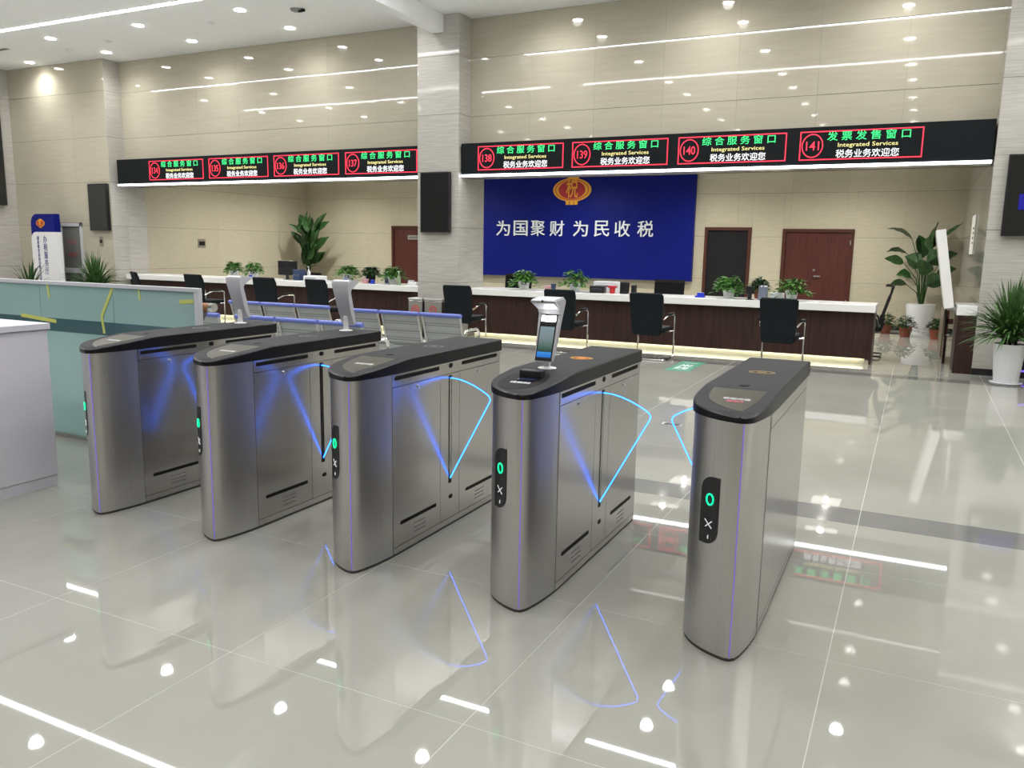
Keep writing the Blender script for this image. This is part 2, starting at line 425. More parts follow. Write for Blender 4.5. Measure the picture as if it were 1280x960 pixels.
for sx in (-2.08,):
    b = BM(); box(b, sx, sx + 0.14, YB - 0.045, YB - 0.02, 1.09, 1.115, bev=0.006); box(b, sx, sx + 0.03, YB - 0.03, YB + 0.006, 1.085, 1.12)
    obj('door_handle', b, M_alu, d1)
    obj('door_lock', lathe(BM(), [(0.028, 0), (0.028, 0.02)], 16), M_alu, d1).matrix_basis = Matrix.Translation((sx + 0.0, YB - 0.015, 1.24)) @ Matrix.Rotation(PI / 2, 4, 'X')
d2 = wood_door('door_2', -4.56, -3.49, 2.17, True, True)
d3 = wood_door('door_3', -13.40, -12.25, 2.17, True)
obj('door_plate', bx(-12.86, -12.5, YB - 0.012, YB + 0.004, 1.80, 1.92), M_alu, d3)
text_obj('plate_text', '综合办公室', M_matblack, d3, 0.28, 0.05, face_minus_y(-12.82, YB - 0.013, 1.835))
# glazed aluminium door in the left wall
fr = BM(); x0, x1, zt = -18.21, -17.43, 2.02
for a in ((x0, x0 + 0.07, 0, zt), (x1 - 0.07, x1, 0, zt), (x0, x1, zt - 0.08, zt), (x0, x1, 0.86, 0.98), (x0, x1, 0.02, 0.12)):
    box(fr, a[0], a[1], YP - 0.03, YP + 0.03, a[2], a[3], bev=0.004)
d4 = tag(obj('door_4', fr, mat('painted_aluminium', (0.55, 0.56, 0.57), 0.35)), kind='structure')
M_dglass = mat('dark_glass', (0.20, 0.20, 0.18), 0.12)
M_paintalu = mat('painted_aluminium', (0.55, 0.56, 0.57), 0.35)
obj('pane', bx(x0 + 0.07, x1 - 0.07, YP - 0.002, YP + 0.006, 0.98, zt - 0.08), M_dglass, d4)
obj('pane', bx(x0 + 0.07, x1 - 0.07, YP - 0.002, YP + 0.006, 0.12, 0.86), M_dglass, d4)
M_redtxt = mat('red_sticker', (0.42, 0.10, 0.10), 0.5)
text_obj('door_text', '小心', M_redtxt, d4, 0.38, 0.13, face_minus_y(-18.02, YP - 0.004, 1.52))
text_obj('door_text', '玻璃', M_redtxt, d4, 0.32, 0.11, face_minus_y(-17.99, YP - 0.004, 1.24))
obj('door_handle', tube(BM(), rounded([(x0 + 0.06, YP - 0.03, 1.0), (x0 + 0.06, YP - 0.08, 1.0), (x0 + 0.06, YP - 0.08, 1.3), (x0 + 0.06, YP - 0.03, 1.3)], 0.02), 0.012), M_chrome, d4)

# ------------------------------------------------------------------ LED sign fascias
TEXT1 = '综合服务窗口'; TEXT2 = '发票发售窗口'
def signboard(x0, x1, label, displays):
    t = thing('led_signboard', label, 'sign', ((x0 + x1) / 2, 12.84, 2.87))
    ox, oy, oz = t.location
    def L(o): return under(t, o)
    L(obj('fascia', bx(x0, x1, 12.80, 13.15, 2.875, 3.405, bev=0.004), M_ledblk, t))
    L(obj('light_strip', bx(x0 + 0.01, x1 - 0.01, 12.785, 12.85, 2.840, 2.873), E_sign, t))
    L(obj('strip_housing', bx(x0, x1, 12.851, 13.15, 2.835, 2.874), M_alu, t))
    y = 12.797
    for fx, num, title in displays:
        x1f = fx + 1.61; z0, z1 = 2.94, 3.345; th = 0.016
        f = BM()
        box(f, fx, x1f, y - 0.002, y + 0.003, z0, z0 + th); box(f, fx, x1f, y - 0.002, y + 0.003, z1 - th, z1)
        box(f, fx, fx + th, y - 0.002, y + 0.003, z0 + th, z1 - th); box(f, x1f - th, x1f, y - 0.002, y + 0.003, z0 + th, z1 - th)
        d = L(obj('display_frame', f, E_red, t))
        def sub(o): return under(t, o)
        sub(obj('number_ring', ring_prism(BM(), fx + 0.175, 3.143, 0.148, 0.168, 0.015, y - 0.002, y + 0.003), E_red, d))
        sub(text_obj('number', num, E_red, d, 0.18, 0.125, face_minus_y(fx + 0.088, y, 3.08), space=0.95, bold=0.008))
        sub(text_obj('title_text', title, E_green, d, 1.08, 0.125, face_minus_y(fx + 0.37, y, 3.205), space=1.55, bold=0.012))
        sub(text_obj('english_text', 'Integrated Services', E_yellow, d, 0.78, 0.075, face_minus_y(fx + 0.52, y, 3.098), bold=0.01))
        sub(text_obj('welcome_text', '税务业务欢迎您', E_white, d, 0.82, 0.115, face_minus_y(fx + 0.50, y, 2.965), bold=0.014))
    return t
signboard(-16.2, XC0 - 0.01, 'long black LED sign fascia left of the column, counters 134 to 137', [(-15.18, '134', TEXT1), (-13.41, '135', TEXT1), (-11.65, '136', TEXT1), (-9.89, '137', TEXT1)])
signboard(XC1 + 0.03, XR - 0.02, 'long black LED sign fascia right of the column, counters 138 to 141', [(-7.03, '138', TEXT1), (-5.265, '139', TEXT1), (-3.495, '140', TEXT1), (-1.70, '141', TEXT2)])

# ------------------------------------------------------------------ blue slogan wall
t = thing('slogan_board', 'large blue board on the office back wall with gold emblem and white slogan', 'sign board', (-7.9, YB - 0.02, 0.9))
bpy.context.view_layer.update()
under(t, obj('board', bx(-11.0, -4.80, YB - 0.14, YB - 0.002, 0.90, 3.49, bev=0.004), M_blue, t))
for ch, x in zip('为国聚财为民收税', (-9.995, -9.49, -9.0, -8.47, -7.83, -7.27, -6.74, -6.16)):
    under(t, text_obj('slogan_letter', ch, M_lett, t, 0.395, 0.385, face_minus_y(x, YB - 0.155, 1.93), ext=0.015, bold=0.012))
def emblem(t, cx, y, cz, s, full=True):
    """gold lantern-shaped tax emblem facing -Y, s = half width"""
    p = prism(BM(), ellipse(cx, cz, s, 0.56 * s, 40), 'y', y, y + 0.02)
    e = under(t, obj('emblem', p, M_gold, t))
    def U(o): return under(t, o)
    U(obj('emblem_ring', ring_prism(BM(), cx, cz, 0.88 * s, 0.50 * s, 0.035 * s, y - 0.004, y), M_red, e))
    U(obj('emblem_field', prism(BM(), ellipse(cx, cz, 0.70 * s, 0.44 * s, 36), 'y', y - 0.004, y), M_red, e))
    for k in range(3):
        st = bx(cx + (k - 1.5) * 0.22 * s + 0.01, cx + (k - 0.5) * 0.22 * s - 0.01, y - 0.004, y + 0.016, cz - 0.71 * s, cz - 0.50 * s)
        U(obj('emblem_stem', st, M_gold, e))
    U(obj('emblem_crown', bx(cx - 0.16 * s, cx + 0.34 * s, y - 0.002, y + 0.014, cz + 0.45 * s, cz + 0.62 * s), M_gold, e))
    U(text_obj('emblem_character', '税', M_gold, e, 0.62 * s, 1.02 * s, face_minus_y(cx - 0.30 * s, y - 0.008, cz - 0.38 * s), ext=0.006, bold=0.02))
    return e
emblem(t, -7.89, YB - 0.165, 3.065, 0.51)

# ------------------------------------------------------------------ televisions and wall bits
def tv(label, x0, x1, z0, z1, y=YP, d=0.09):
    t = thing('wall_television', label, 'television', ((x0 + x1) / 2, y - 0.002, z0))
    under(t, obj('housing', bx(x0, x1, y - d, y - 0.004, z0, z1, bev=0.006), M_black, t))
    under(t, obj('screen', bx(x0 + 0.022, x1 - 0.022, y - d - 0.002, y - d + 0.003, z0 + 0.025, z1 - 0.022), M_screen, t))
    return t
tv('upright black television on the stone column between the two LED signs', -8.13, -7.53, 1.87, 2.92)
tv('upright black television on the beige wall left of the counters', -17.05, -16.44, 1.85, 2.89)
t = tv('black television on the grey pillar at the right edge, blue reflection painted on its screen', 0.94, 1.56, 1.88, 2.93)
M_scrblue = mat('screen_blue', (0.01, 0.01, 0.05), 0.2, emit=(0.02, 0.02, 0.55), es=0.35)
under(t, obj('screen_reflection', bx(1.10, 1.50, YP - 0.0945, YP - 0.0925, 2.22, 2.42), M_scrblue, t))  # glowing blue patch paints a reflection on the dark screen
t = thing('wall_television', 'tall black screen on the grey side wall at the far left edge', 'television', (-19.748, 12.3, 2.3))
under(t, obj('housing', bx(-19.744, -19.62, 11.6, 12.44, 2.42, 5.02, bev=0.02), M_black, t))
under(t, obj('screen', bx(-19.622, -19.618, 11.64, 12.40, 2.47, 4.97), M_screen, t))
def switch(label, x0, x1, z0, z1, y, axis='y'):
    g = mat('switch_plate', (0.26, 0.23, 0.19), 0.4)
    if axis == 'y': o = bx(x0, x1, y - 0.014, y - 0.001, z0, z1, bev=0.003); bt = bx(x0 + 0.02, x1 - 0.02, y - 0.02, y - 0.013, (z0 + z1) / 2 - .04, (z0 + z1) / 2 + .04)
    else: o = bx(y + 0.001, y + 0.014, x0, x1, z0, z1, bev=0.003); bt = bx(y + 0.013, y + 0.02, x0 + 0.03, x1 - 0.03, (z0 + z1) / 2 - .05, (z0 + z1) / 2 + .05)
    o = tag(obj('switch_plate', o, g), label, 'switch'); obj('button', bt, M_black, o)
switch('small brown switch plate under the left television', -16.86, -16.74, 1.50, 1.72, YP)
switch('small metal switch plate on the office side wall behind the left counter', 15.25, 15.5, 1.49, 1.71, XL - 0.08, 'x')
for i, (y0, y1, z0, z1, lb) in enumerate(((15.3, 16.3, 1.64, 2.28, 'white notice sheet on the right office side wall'),)):
    o = tag(obj('notice_sheet', bx(XR - 0.016, XR - 0.003, y0, y1, z0, z1), mat('paper', (0.75, 0.75, 0.72), 0.6)), lb, 'notice')
    o2 = BM()
    for k in range(4): box(o2, XR - 0.018, XR - 0.0158, y0 + 0.2, y0 + 0.5 - 0.06 * (k % 2), z1 - 0.2 - k * 0.08, z1 - 0.23 - k * 0.08)
    obj('print', o2, M_matblack, o)

# ------------------------------------------------------------------ ceiling fixtures
def downlight(x, y, label, z=ZC, power=DOWN_W, spot=True):
    global DL
    if DL is None:
        t = thing('ceiling_downlight', label, 'ceiling light', (x, y, z), 0, 'recessed round ceiling downlights')
        obj('rim', ring_prism(BM(), 0, 0, 0.115, 0.115, 0.02, -0.012, 0.0, 24), M_white, t).rotation_euler = (-PI / 2, 0, 0)
        obj('diffuser', lathe(BM(), [(0.094, -0.008), (0.094, -0.001)], 24), E_disc, t)
        DL = t
    else:
        t = copy_tree(DL); t.location = (x, y, z); t['label'] = label
    if spot:
        l = bpy.data.lights.new('downlight_beam', 'SPOT'); l.energy = power; l.spot_size = math.radians(160); l.spot_blend = 1.0
        l.shadow_soft_size = 0.08; l.color = (0.99, 0.98, 0.955)
        lo = bpy.data.objects.new('downlight_beam', l); C.objects.link(lo); lo.location = (x, y, z - 0.03)
DL = None
for x in (-18.35, -15.8, -13.3, -10.8, -8.3, -5.7, -3.1, -0.5, 2.0, 4.6):
    for y in (12.4, 11.15, 8.9, 6.6, 4.9, 2.6, 0.6, -1.6, -4.2):  # nearest rows and those behind the camera are unseen, added for lighting
        if x < -19 or (x < -15 and y < 3): continue
        vis = y > 10.9 and x < -8
        if abs(x + 8.3) < 0.1 and y > 10: 
            continue
        lb = {(-15.8, 12.4): 'round downlight at the left pilaster corner, in the row along the wall', (-18.35, 12.4): 'round downlight beside the bright spot on the far left beige wall',
              (-13.3, 12.4): 'round downlight in the row along the wall, above signs 134 and 135', (-10.8, 12.4): 'round downlight in the row along the wall, last before the column',
              (-15.8, 11.15): 'round downlight next to the light line, leftmost', (-13.3, 11.15): 'round downlight next to the light line, second from left',
              (-10.8, 11.15): 'round downlight next to the light line, third from left, by the small speaker', (-5.7, 12.4): 'round downlight right of the ceiling beam, at the top frame edge'}.get((x, y))
        downlight(x, y, lb or 'round white recessed downlight in the white ceiling')
downlight(-8.17, 12.05, 'downlight hidden beside the ceiling beam, lighting the column top', power=40)
for nm, y, lb in (('a', 10.4, 'long white light line in the ceiling nearest the counters'), ('b', 7.08, 'second long white light line in the ceiling above the turnstiles')):
    for (x0, x1, sd) in ((-18.6, -7.96, 'left of the beam'), (-7.67, 7.2, 'right of the beam')):
        o = tag(obj('ceiling_light_line', bx(x0, x1, y - 0.04, y + 0.04, ZC - 0.006, ZC - 0.001), E_strip), lb + ', ' + sd, 'ceiling light', 'linear ceiling lights')
def disc_fix(name, x, y, r, h, label, cat, m):
    o = tag(obj(name, lathe(BM(), [(r * .5, -h), (r, -h * .6), (r, -0.001)], 16), m), label, cat); o.location = (x, y, ZC)
for x, y, lb in ((-9.85, 11.5, 'small dark ceiling speaker between the downlights'),):
    t = thing('ceiling_speaker', lb, 'speaker', (x, y, ZC))
    obj('ring', lathe(BM(), [(0.10, -0.03), (0.12, -0.001)], 20), mat('grey_plastic', (0.25, 0.25, 0.25), 0.5), t)
    obj('bracket', bx(0.04, 0.16, -0.02, 0.02, -0.05, -0.012), M_matblack, t)
disc_fix('smoke_detector', -14.9, 11.75, 0.06, 0.03, 'small white smoke detector, left of the two on the ceiling', 'detector', M_white)
disc_fix('smoke_detector', -11.9, 11.55, 0.06, 0.03, 'small white smoke detector, right of the two on the ceiling', 'detector', M_white)
disc_fix('sprinkler', -16.3, 11.9, 0.07, 0.05, 'small round white sprinkler above the left wall', 'sprinkler', M_white)
t = thing('ceiling_vent', 'dark slotted air vent in the ceiling at the far left', 'vent', (-17.9, 11.35, ZC))
obj('vent_frame', bx(-0.5, 0.45, -0.06, 0.06, -0.008, -0.001), M_white, t)
for k in range(3): obj('slat', bx(-0.48, 0.43, -0.045 + k * 0.035, -0.025 + k * 0.035, -0.012, -0.0085), mat('vent_dark', (0.12, 0.12, 0.12), 0.6), t)
for k, (x, y) in enumerate(((-14.5, 15.5), (-11, 15.5), (-7.5, 15.5), (-4.2, 15.5), (-1.2, 15.5), (-14.5, 17.6), (-11, 17.6), (-7.5, 17.6), (-4.3, 17.6), (-1.3, 17.6))):
    t = thing('office_ceiling_panel', 'square white light panel in the low office ceiling', 'ceiling light', (x, y, 3.5), 0, 'office ceiling light panels')
    obj('frame', bx(-0.31, 0.31, -0.31, 0.31, -0.012, -0.001), M_white, t)
    obj('diffuser', bx(-0.28, 0.28, -0.28, 0.28, -0.015, -0.0125), E_office, t)
    l = bpy.data.lights.new('office_panel_light', 'SPOT'); l.spot_size = math.radians(165); l.spot_blend = 1.0; l.shadow_soft_size = 0.05; l.energy = OFFICE_W; l.color = (1.0, 0.97, 0.90)
    lo = bpy.data.objects.new('office_panel_light', l); C.objects.link(lo); lo.location = (x, y, 3.47)

# ------------------------------------------------------------------ counters
def counter(x0, x1, label, right_leg=False):
    t = thing('service_counter', label, 'counter', ((x0 + x1) / 2, 13.05, 0))
    def P(n, bm, m): return under(t, obj(n, bm, m, t))
    n = max(1, round((x1 - x0) / 1.75)); st = (x1 - x0 - 0.06) / n
    for i in range(n):
        P('front_panel', bx(x0 + 0.03 + i * st + 0.001, x0 + 0.03 + (i + 1) * st - 0.001, 13.04, 13.06, 0.095, 0.765), M_wood)
    P('worktop', bx(x0, x1, 12.95, 13.72, 0.77, 0.88, bev=0.006), M_slab)
    P('bottom_rail', bx(x0 + 0.03, x1 - 0.03, 13.04, 13.12, 0.082, 0.094), M_wood)
    P('kick_plate', bx(x0 + 0.1, x1 - 0.1, 13.16, 13.18, 0, 0.40), M_slab)
    P('kick_light', bx(x0 + 0.12, x1 - 0.12, 13.125, 13.15, 0.085, 0.10), E_kick)
    P('modesty_body', bx(x0 + 0.03, x1 - 0.03, 13.19, 13.25, 0.10, 0.765), M_wood)
    if right_leg: P('end_panel', bx(x1 - 0.04, x1 - 0.01, 13.03, 13.70, 0, 0.765), M_wood)
    return t
counter(XL + 0.09, XC0 + 0.1, 'long dark wood service counter with white top, left of the column')
counter(XC1 + 0.02, -0.50, 'long dark wood service counter with white top, right of the column', True)
# short counter with the raised flap
t = thing('side_counter', 'short dark wood counter end beside the right pillar', 'counter', (0.65, 12.9, 0))
under(t, obj('body', bx(0.545, 0.775, 12.77, 13.6, 0.0, 0.80), M_wood, t)); under(t, obj('worktop', bx(0.53, 0.777, 12.752, 13.62, 0.805, 0.94, bev=0.005), M_slab, t))
t = thing('counter_flap', 'white counter flap raised upright beside the right pillar', 'counter flap', (0.44, 13.3, 0.885))
fl = BM(); a = math.atan2(0.20, 1.07)
box(fl, -0.062, 0.062, -0.36, 0.36, 0, 1.10, bev=0.005, M=Matrix.Rotation(-a, 4, 'Y')); obj('flap_board', fl, M_slab, t)
obj('hinge', bx(-0.03, 0.09, -0.30, 0.30, -0.02, 0.015), M_alu, t)
t = thing('swing_gate', 'brown half-height swing door standing open below the raised flap', 'gate', (0.50, 13.9, 0), 0)
obj('gate_leaf', bx(-0.09, -0.065, -0.0, 0.95, 0.09, 0.80, M=Matrix.Rotation(0.02, 4, 'Z')), noisy('brown_laminate', (0.13, 0.095, 0.06), (0.17, 0.125, 0.085), (9, 9, 1), 3, rough=0.3), t)
obj('gate_frame', box(bx(-0.06, -0.02, -0.1, -0.03, 0, 0.80), -0.06, 0.04, -0.1, -0.06, 0.60, 0.68), M_redwood, t)
obj('gate_latch', tube(BM(), [(-0.05, -0.14, 0.44), (0.0, -0.14, 0.44)], 0.012), M_chrome, t)
obj('gate_stay', tube(BM(), [(-0.07, -0.15, 0.82), (-0.045, -0.15, 0.3), (-0.045, -0.15, 0.02)], 0.012), M_matblack, t)

# ------------------------------------------------------------------ visitor chairs (backs to the camera)
def visitor_chair():
    t = thing('visitor_chair', 'x', 'chair', (0, 0, 0))
    # origin on the floor, under the seat; +y towards the counter
    b = BM()
    prof = [(-0.295, 0.37), (-0.315, 0.55), (-0.33, 0.75), (-0.36, 0.90), (-0.385, 0.985), (-0.36, 1.0), (-0.33, 0.985), (-0.30, 0.90), (-0.27, 0.75), (-0.255, 0.55), (-0.245, 0.38)]
    prism(b, prof, 'x', -0.245, 0.245)
    bmesh.ops.bevel(b, geom=[e for e in b.edges if abs(e.verts[0].co.x - e.verts[1].co.x) < 1e-5], offset=0.02, segments=2, affect='EDGES')
    for v in b.verts:
        v.co.x *= 0.93 + 0.14 * (v.co.z - 0.42) / 0.6
    obj('backrest', b, M_leather, t, smooth=True)
    obj('seat', bx(-0.24, 0.24, -0.28, 0.20, 0.40, 0.49, bev=0.03), M_leather, t, smooth=True)
    for s in (-1, 1):
        x = s * 0.285
        pts = rounded([(x * .0, -0.30, 0.015), (x, -0.30, 0.015), (x, 0.16, 0.015), (x, 0.17, 0.66), (x, -0.12, 0.67), (x * .86, -0.27, 0.60)], 0.06)
        obj('side_frame', tube(BM(), pts, 0.0135, 8), M_chrome, t, smooth=True)
        obj('armrest', bx(x - 0.025, x + 0.025, -0.14, 0.10, 0.672, 0.70, bev=0.01), M_leather, t, smooth=True)
        obj('seat_rail', tube(BM(), [(x, 0.165, 0.42), (x * .8, 0.10, 0.41), (-x * 0.0, 0.10, 0.405)], 0.011, 6), M_chrome, t)
        obj('foot_cap', bx(x - 0.016, x + 0.016, -0.16, -0.06, 0.0, 0.034, bev=0.004), M_black, t)
    return t
vc = visitor_chair()
VC = [(-6.77, 11.98, 'black visitor chair with chrome arms nearest the column, right of it', 0.03), (-4.93, 11.98, 'black visitor chair at the right counter, second from the column', 0.0),
      (-3.53, 11.98, 'black visitor chair at the right counter, third from the column, by the green floor mat', -0.04), (-1.66, 12.02, 'black visitor chair at the right counter, farthest right', -0.03),
      (-14.45, 12.1, 'black visitor chair at the left counter, leftmost, turned away above the glass partition', -0.5), (-12.85, 12.1, 'black visitor chair at the left counter, second from the left, behind the rear scanner', -0.08),
      (-10.95, 12.0, 'black visitor chair at the left counter, third from the left', 0.03), (-9.72, 12.05, 'black visitor chair at the left counter nearest the column', -0.12)]
for i, (x, y, lb, rz) in enumerate(VC):
    c = vc if i == 0 else copy_tree(vc)
    c.location = (x, y, 0); c.rotation_euler = (0, 0, rz); c['label'] = lb; c['group'] = 'visitor chairs along the counters'

# office chairs behind the counters (only their backs rise above the worktop)
def office_chair(x, y, rz, label, top=1.12):
    t = thing('office_chair', label, 'chair', (x, y, 0), rz)
    b = BM(); prof = [(0.22, 0.52), (0.26, 0.75), (0.30, top - .05), (0.33, top), (0.36, top - .01), (0.35, top - .08), (0.31, 0.75), (0.27, 0.52)]
    prism(b, prof, 'x', -0.27, 0.27); obj('backrest', b, M_matblack, t)
    obj('seat', bx(-0.26, 0.26, -0.24, 0.24, 0.44, 0.52, bev=0.025), M_leather, t)
    obj('gas_column', lathe(BM(), [(0.03, 0.08), (0.03, 0.44)], 12), M_black, t)
    for k in range(5):
        an = k * 2 * PI / 5
        obj('base_arm', tube(BM(), [(0, 0, 0.10), (0.30 * math.cos(an), 0.30 * math.sin(an), 0.05)], [0.025, 0.015], 6), M_black, t)
        obj('caster', lathe(BM(), [(0.02, 0.0), (0.025, 0.025), (0.02, 0.05)], 8, c=(0.30 * math.cos(an), 0.30 * math.sin(an))), M_black, t)
    return t
office_chair(-7.0, 14.2, 0.1, 'black office chair behind the right counter, beside the column')
office_chair(-4.0, 14.2, 0.0, 'black office chair behind the right counter under the blue board, right end', 1.10)
# mesh chair with cantilever foot at the counter's right end, side on
t = thing('mesh_office_chair', 'black mesh chair seen side-on at the right end of the counter', 'chair', (-0.62, 14.15, 0), -PI / 2 - 0.02)
pts = [(0.0, 0.30, 0.48), (0.0, 0.27, 0.62), (0.0, 0.36, 0.95), (0.0, 0.40, 1.12), (0, 0.30, 1.14)]
for s in (-0.21, 0.21): obj('back_upright', tube(BM(), [(s, p[1] - 0.1, p[2]) for p in pts], 0.018, 6), M_black, t)
b = BM(); prism(b, [(0.185, 0.60), (0.275, 0.95), (0.315, 1.11), (0.30, 1.115), (0.26, 0.95), (0.17, 0.60)], 'x', -0.20, 0.20); obj('mesh_back', b, M_matblack, t)
obj('seat', bx(-0.23, 0.23, -0.25, 0.20, 0.42, 0.50, bev=0.03), M_leather, t)
for s in (-1, 1):
    x = 0.25 * s
    obj('side_frame', tube(BM(), rounded([(0, 0.2, 0.03), (x, 0.2, 0.03), (x, -0.22, 0.03), (x, -0.22, 0.42), (x * .9, 0.15, 0.42)], 0.06), 0.014, 7), M_black, t)
    obj('armrest', tube(BM(), rounded([(x, 0.15, 0.44), (x, 0.10, 0.66), (x, -0.2, 0.66), (x, -0.22, 0.44)], 0.08), 0.016, 7), M_black, t)

# ------------------------------------------------------------------ waiting benches
def bench(n=3):
    t = thing('waiting_bench', 'x', 'bench', (0, 0, 0))
    w = 0.59
    obj('beam', bx(-w * n / 2, w * n / 2, 0.20, 0.26, 0.33, 0.39, bev=0.005), M_alu, t)
    for i in range(n):
        cx = (i - (n - 1) / 2) * w
        b = BM(); prism(b, [(0.0, 0.80), (0.055, 0.60), (0.10, 0.44), (0.103, 0.44), (0.06, 0.60), (0.008, 0.80)], 'x', cx - w / 2 + 0.045, cx + w / 2 - 0.045)
        obj('back_sheet', b, M_perf, t)
        b = BM(); prism(b, [(0.10, 0.44), (0.16, 0.405), (0.50, 0.425), (0.55, 0.40), (0.55, 0.41), (0.50, 0.433), (0.16, 0.415), (0.11, 0.45)], 'x', cx - w / 2 + 0.045, cx + w / 2 - 0.045)
        obj('seat_sheet', b, M_perf, t)
        for s in (-1, 1):
            x = cx + s * (w / 2 - 0.033)
            obj('side_frame', tube(BM(), rounded([(x, -0.004, 0.80), (x, 0.055, 0.60), (x, 0.11, 0.42), (x, 0.52, 0.42)], 0.05), 0.014, 6), M_alu, t, smooth=True)
        b = BM(); tube(b, [(cx - w / 2 + 0.015, -0.01, 0.81), (cx + w / 2 - 0.015, -0.01, 0.81)], 0.026, 12)
        obj('head_roll', b, M_bluebar, t, smooth=True)
    for s in (-1, 1):
        x = s * (w * n / 2 - 0.02)
        obj('armrest', tube(BM(), rounded([(x, 0.10, 0.45), (x, 0.10, 0.63), (x, 0.42, 0.63), (x, 0.46, 0.54), (x, 0.40, 0.42)], 0.07), 0.017, 8), M_chrome, t, smooth=True)
        x = s * (w * n / 2 - 0.35)
        lg = BM(); tube(lg, [(x, 0.23, 0.33), (x, 0.23, 0.05)], 0.025, 8); tube(lg, [(x, 0.0, 0.02), (x, 0.23, 0.06), (x, 0.50, 0.02)], 0.02, 6)
        obj('leg', lg, M_alu, t)
    return t
wb = bench()
for i, (x, y, lb) in enumerate(((-5.65, 8.33, 'silver waiting bench with blue head rolls, back row, nearest the column'), (-7.72, 8.48, 'silver waiting bench with blue head rolls, back row, left of two'),
                                (-5.93, 6.80, 'silver waiting bench with blue head rolls, front row, behind the turnstiles'), (-7.93, 6.80, 'silver waiting bench with blue head rolls, front row, half hidden by the glass partition'))):
    c = wb if i == 0 else copy_tree(wb)
    c.location = (x, y, 0); c.rotation_euler = (0, 0, 0.008 if i < 2 else 0); c['label'] = lb; c['group'] = 'waiting benches before the counters'
t = thing('handrail', 'brown cylindrical handrail end with chrome cap behind the glass partition', 'handrail', (-5.42, 5.0, 0))
obj('rail', tube(BM(), [(-0.7, 0, 1.085), (0.13, 0, 1.085)], 0.035, 14), mat('tan_wood', (0.30, 0.11, 0.035), 0.4), t, smooth=True)
obj('end_cap', tube(BM(), [(0.131, 0, 1.085), (0.175, 0, 1.085)], 0.037, 14), M_chrome, t)
obj('post', tube(BM(), [(0.07, 0, 1.05), (-0.06, 0, 0.86), (-0.08, 0, 0.0)], 0.02, 8), mat('dark_steel', (0.16, 0.16, 0.17), 0.3, 0.8), t, smooth=True)
obj('post', tube(BM(), [(-0.65, 0, 1.05), (-0.65, 0, 0.0)], 0.02, 8), MATS['dark_steel'], t)

# ------------------------------------------------------------------ recycling bins
for i, (x0, x1, lb, sy) in enumerate(((-8.20, -7.90, 'stainless steel bin before the column, left of the pair', '可'), (-7.86, -7.50, 'stainless steel bin before the column, right of the pair', '不'))):
    t = thing('litter_bin', lb, 'bin', ((x0 + x1) / 2, 12.5, 0)); w = (x1 - x0) / 2
    obj('body', bx(-w, w, -0.13, 0.2, 0.02, 0.655, bev=0.006), M_steel, t)
    obj('lid', bx(-w - 0.004, w + 0.004, -0.134, 0.204, 0.66, 0.70, bev=0.008), M_alu, t)
    obj('foot_rim', bx(-w + 0.01, w - 0.01, -0.12, 0.19, 0, 0.02), M_black, t)
    obj('sticker_ring', ring_prism(BM(), 0, 0.50, 0.075, 0.075, 0.016, -0.134, -0.1305, 24), mat('sticker_red', (0.6, 0.03, 0.03), 0.5), t)
    text_obj('sticker_symbol', sy, M_lett if 0 else MATS['sticker_red'], t, 0.07, 0.07, face_minus_y(-0.035, -0.132, 0.465), bold=0.01)

# ------------------------------------------------------------------ plants
def leaf_shape(bm, base, d, n, ln, wd, fold=0.25, droop=0.3, mi=0):
    """heart/oval leaf: base point, direction d, normal n"""
    d = d.normalized(); s = d.cross(n).normalized(); n = s.cross(d).normalized()
    prof = [(0, 0.0), (0.18, 0.75), (0.45, 1.0), (0.75, 0.62), (1.0, 0.0)]
    mid, lf, rt = [], [], []
    for t, wv in prof:
        c = base + d * (ln * t) - Vector((0, 0, 1)) * (droop * ln * t * t)
        mid.append(bm.verts.new(c))
        if wv: 
            off = s * (wd * wv / 2) + n * (fold * wd * wv / 2)
            lf.append(bm.verts.new(c + off)); rt.append(bm.verts.new(c - s * (wd * wv / 2) + n * (fold * wd * wv / 2)))
    for side in (lf, rt):
        bm.faces.new((mid[0], side[0], mid[1])); bm.faces.new((mid[1], side[0], side[1], mid[2])); bm.faces.new((mid[2], side[1], side[2], mid[3])); bm.faces.new((mid[3], side[2], mid[4]))
def bushy(r, h, n, ls, trail=0.0, rng=None):
    rng = rng or random; b = BM()
    for k in range(n):
        an = rng.uniform(0, 2 * PI); el = rng.uniform(-0.15, 1.45); rr = rng.uniform(0.55, 1.0)
        p = Vector((math.cos(an) * math.cos(el) * r * rr, math.sin(an) * math.cos(el) * r * rr, max(0.01, math.sin(el)) * h * rr))
        if trail and rng.random() < 0.13: p = Vector((math.cos(an) * r * rng.uniform(1.0, 1.25), math.sin(an) * r * rng.uniform(.9, 1.2), -rng.uniform(0, trail)))
        d = Vector((math.cos(an + rng.uniform(-.6, .6)), math.sin(an + rng.uniform(-.6, .6)), rng.uniform(-0.2, 0.7)))
        leaf_shape(b, p, d, Vector((0, 0, 1)), ls * rng.uniform(.7, 1.2), ls * rng.uniform(.5, .75), droop=0.35)
        if k % 4 == 0: tube(b, [(0, 0, -0.02), (p.x * .6, p.y * .6, p.z * .7), p], 0.003, 4, cap=False)
    return b
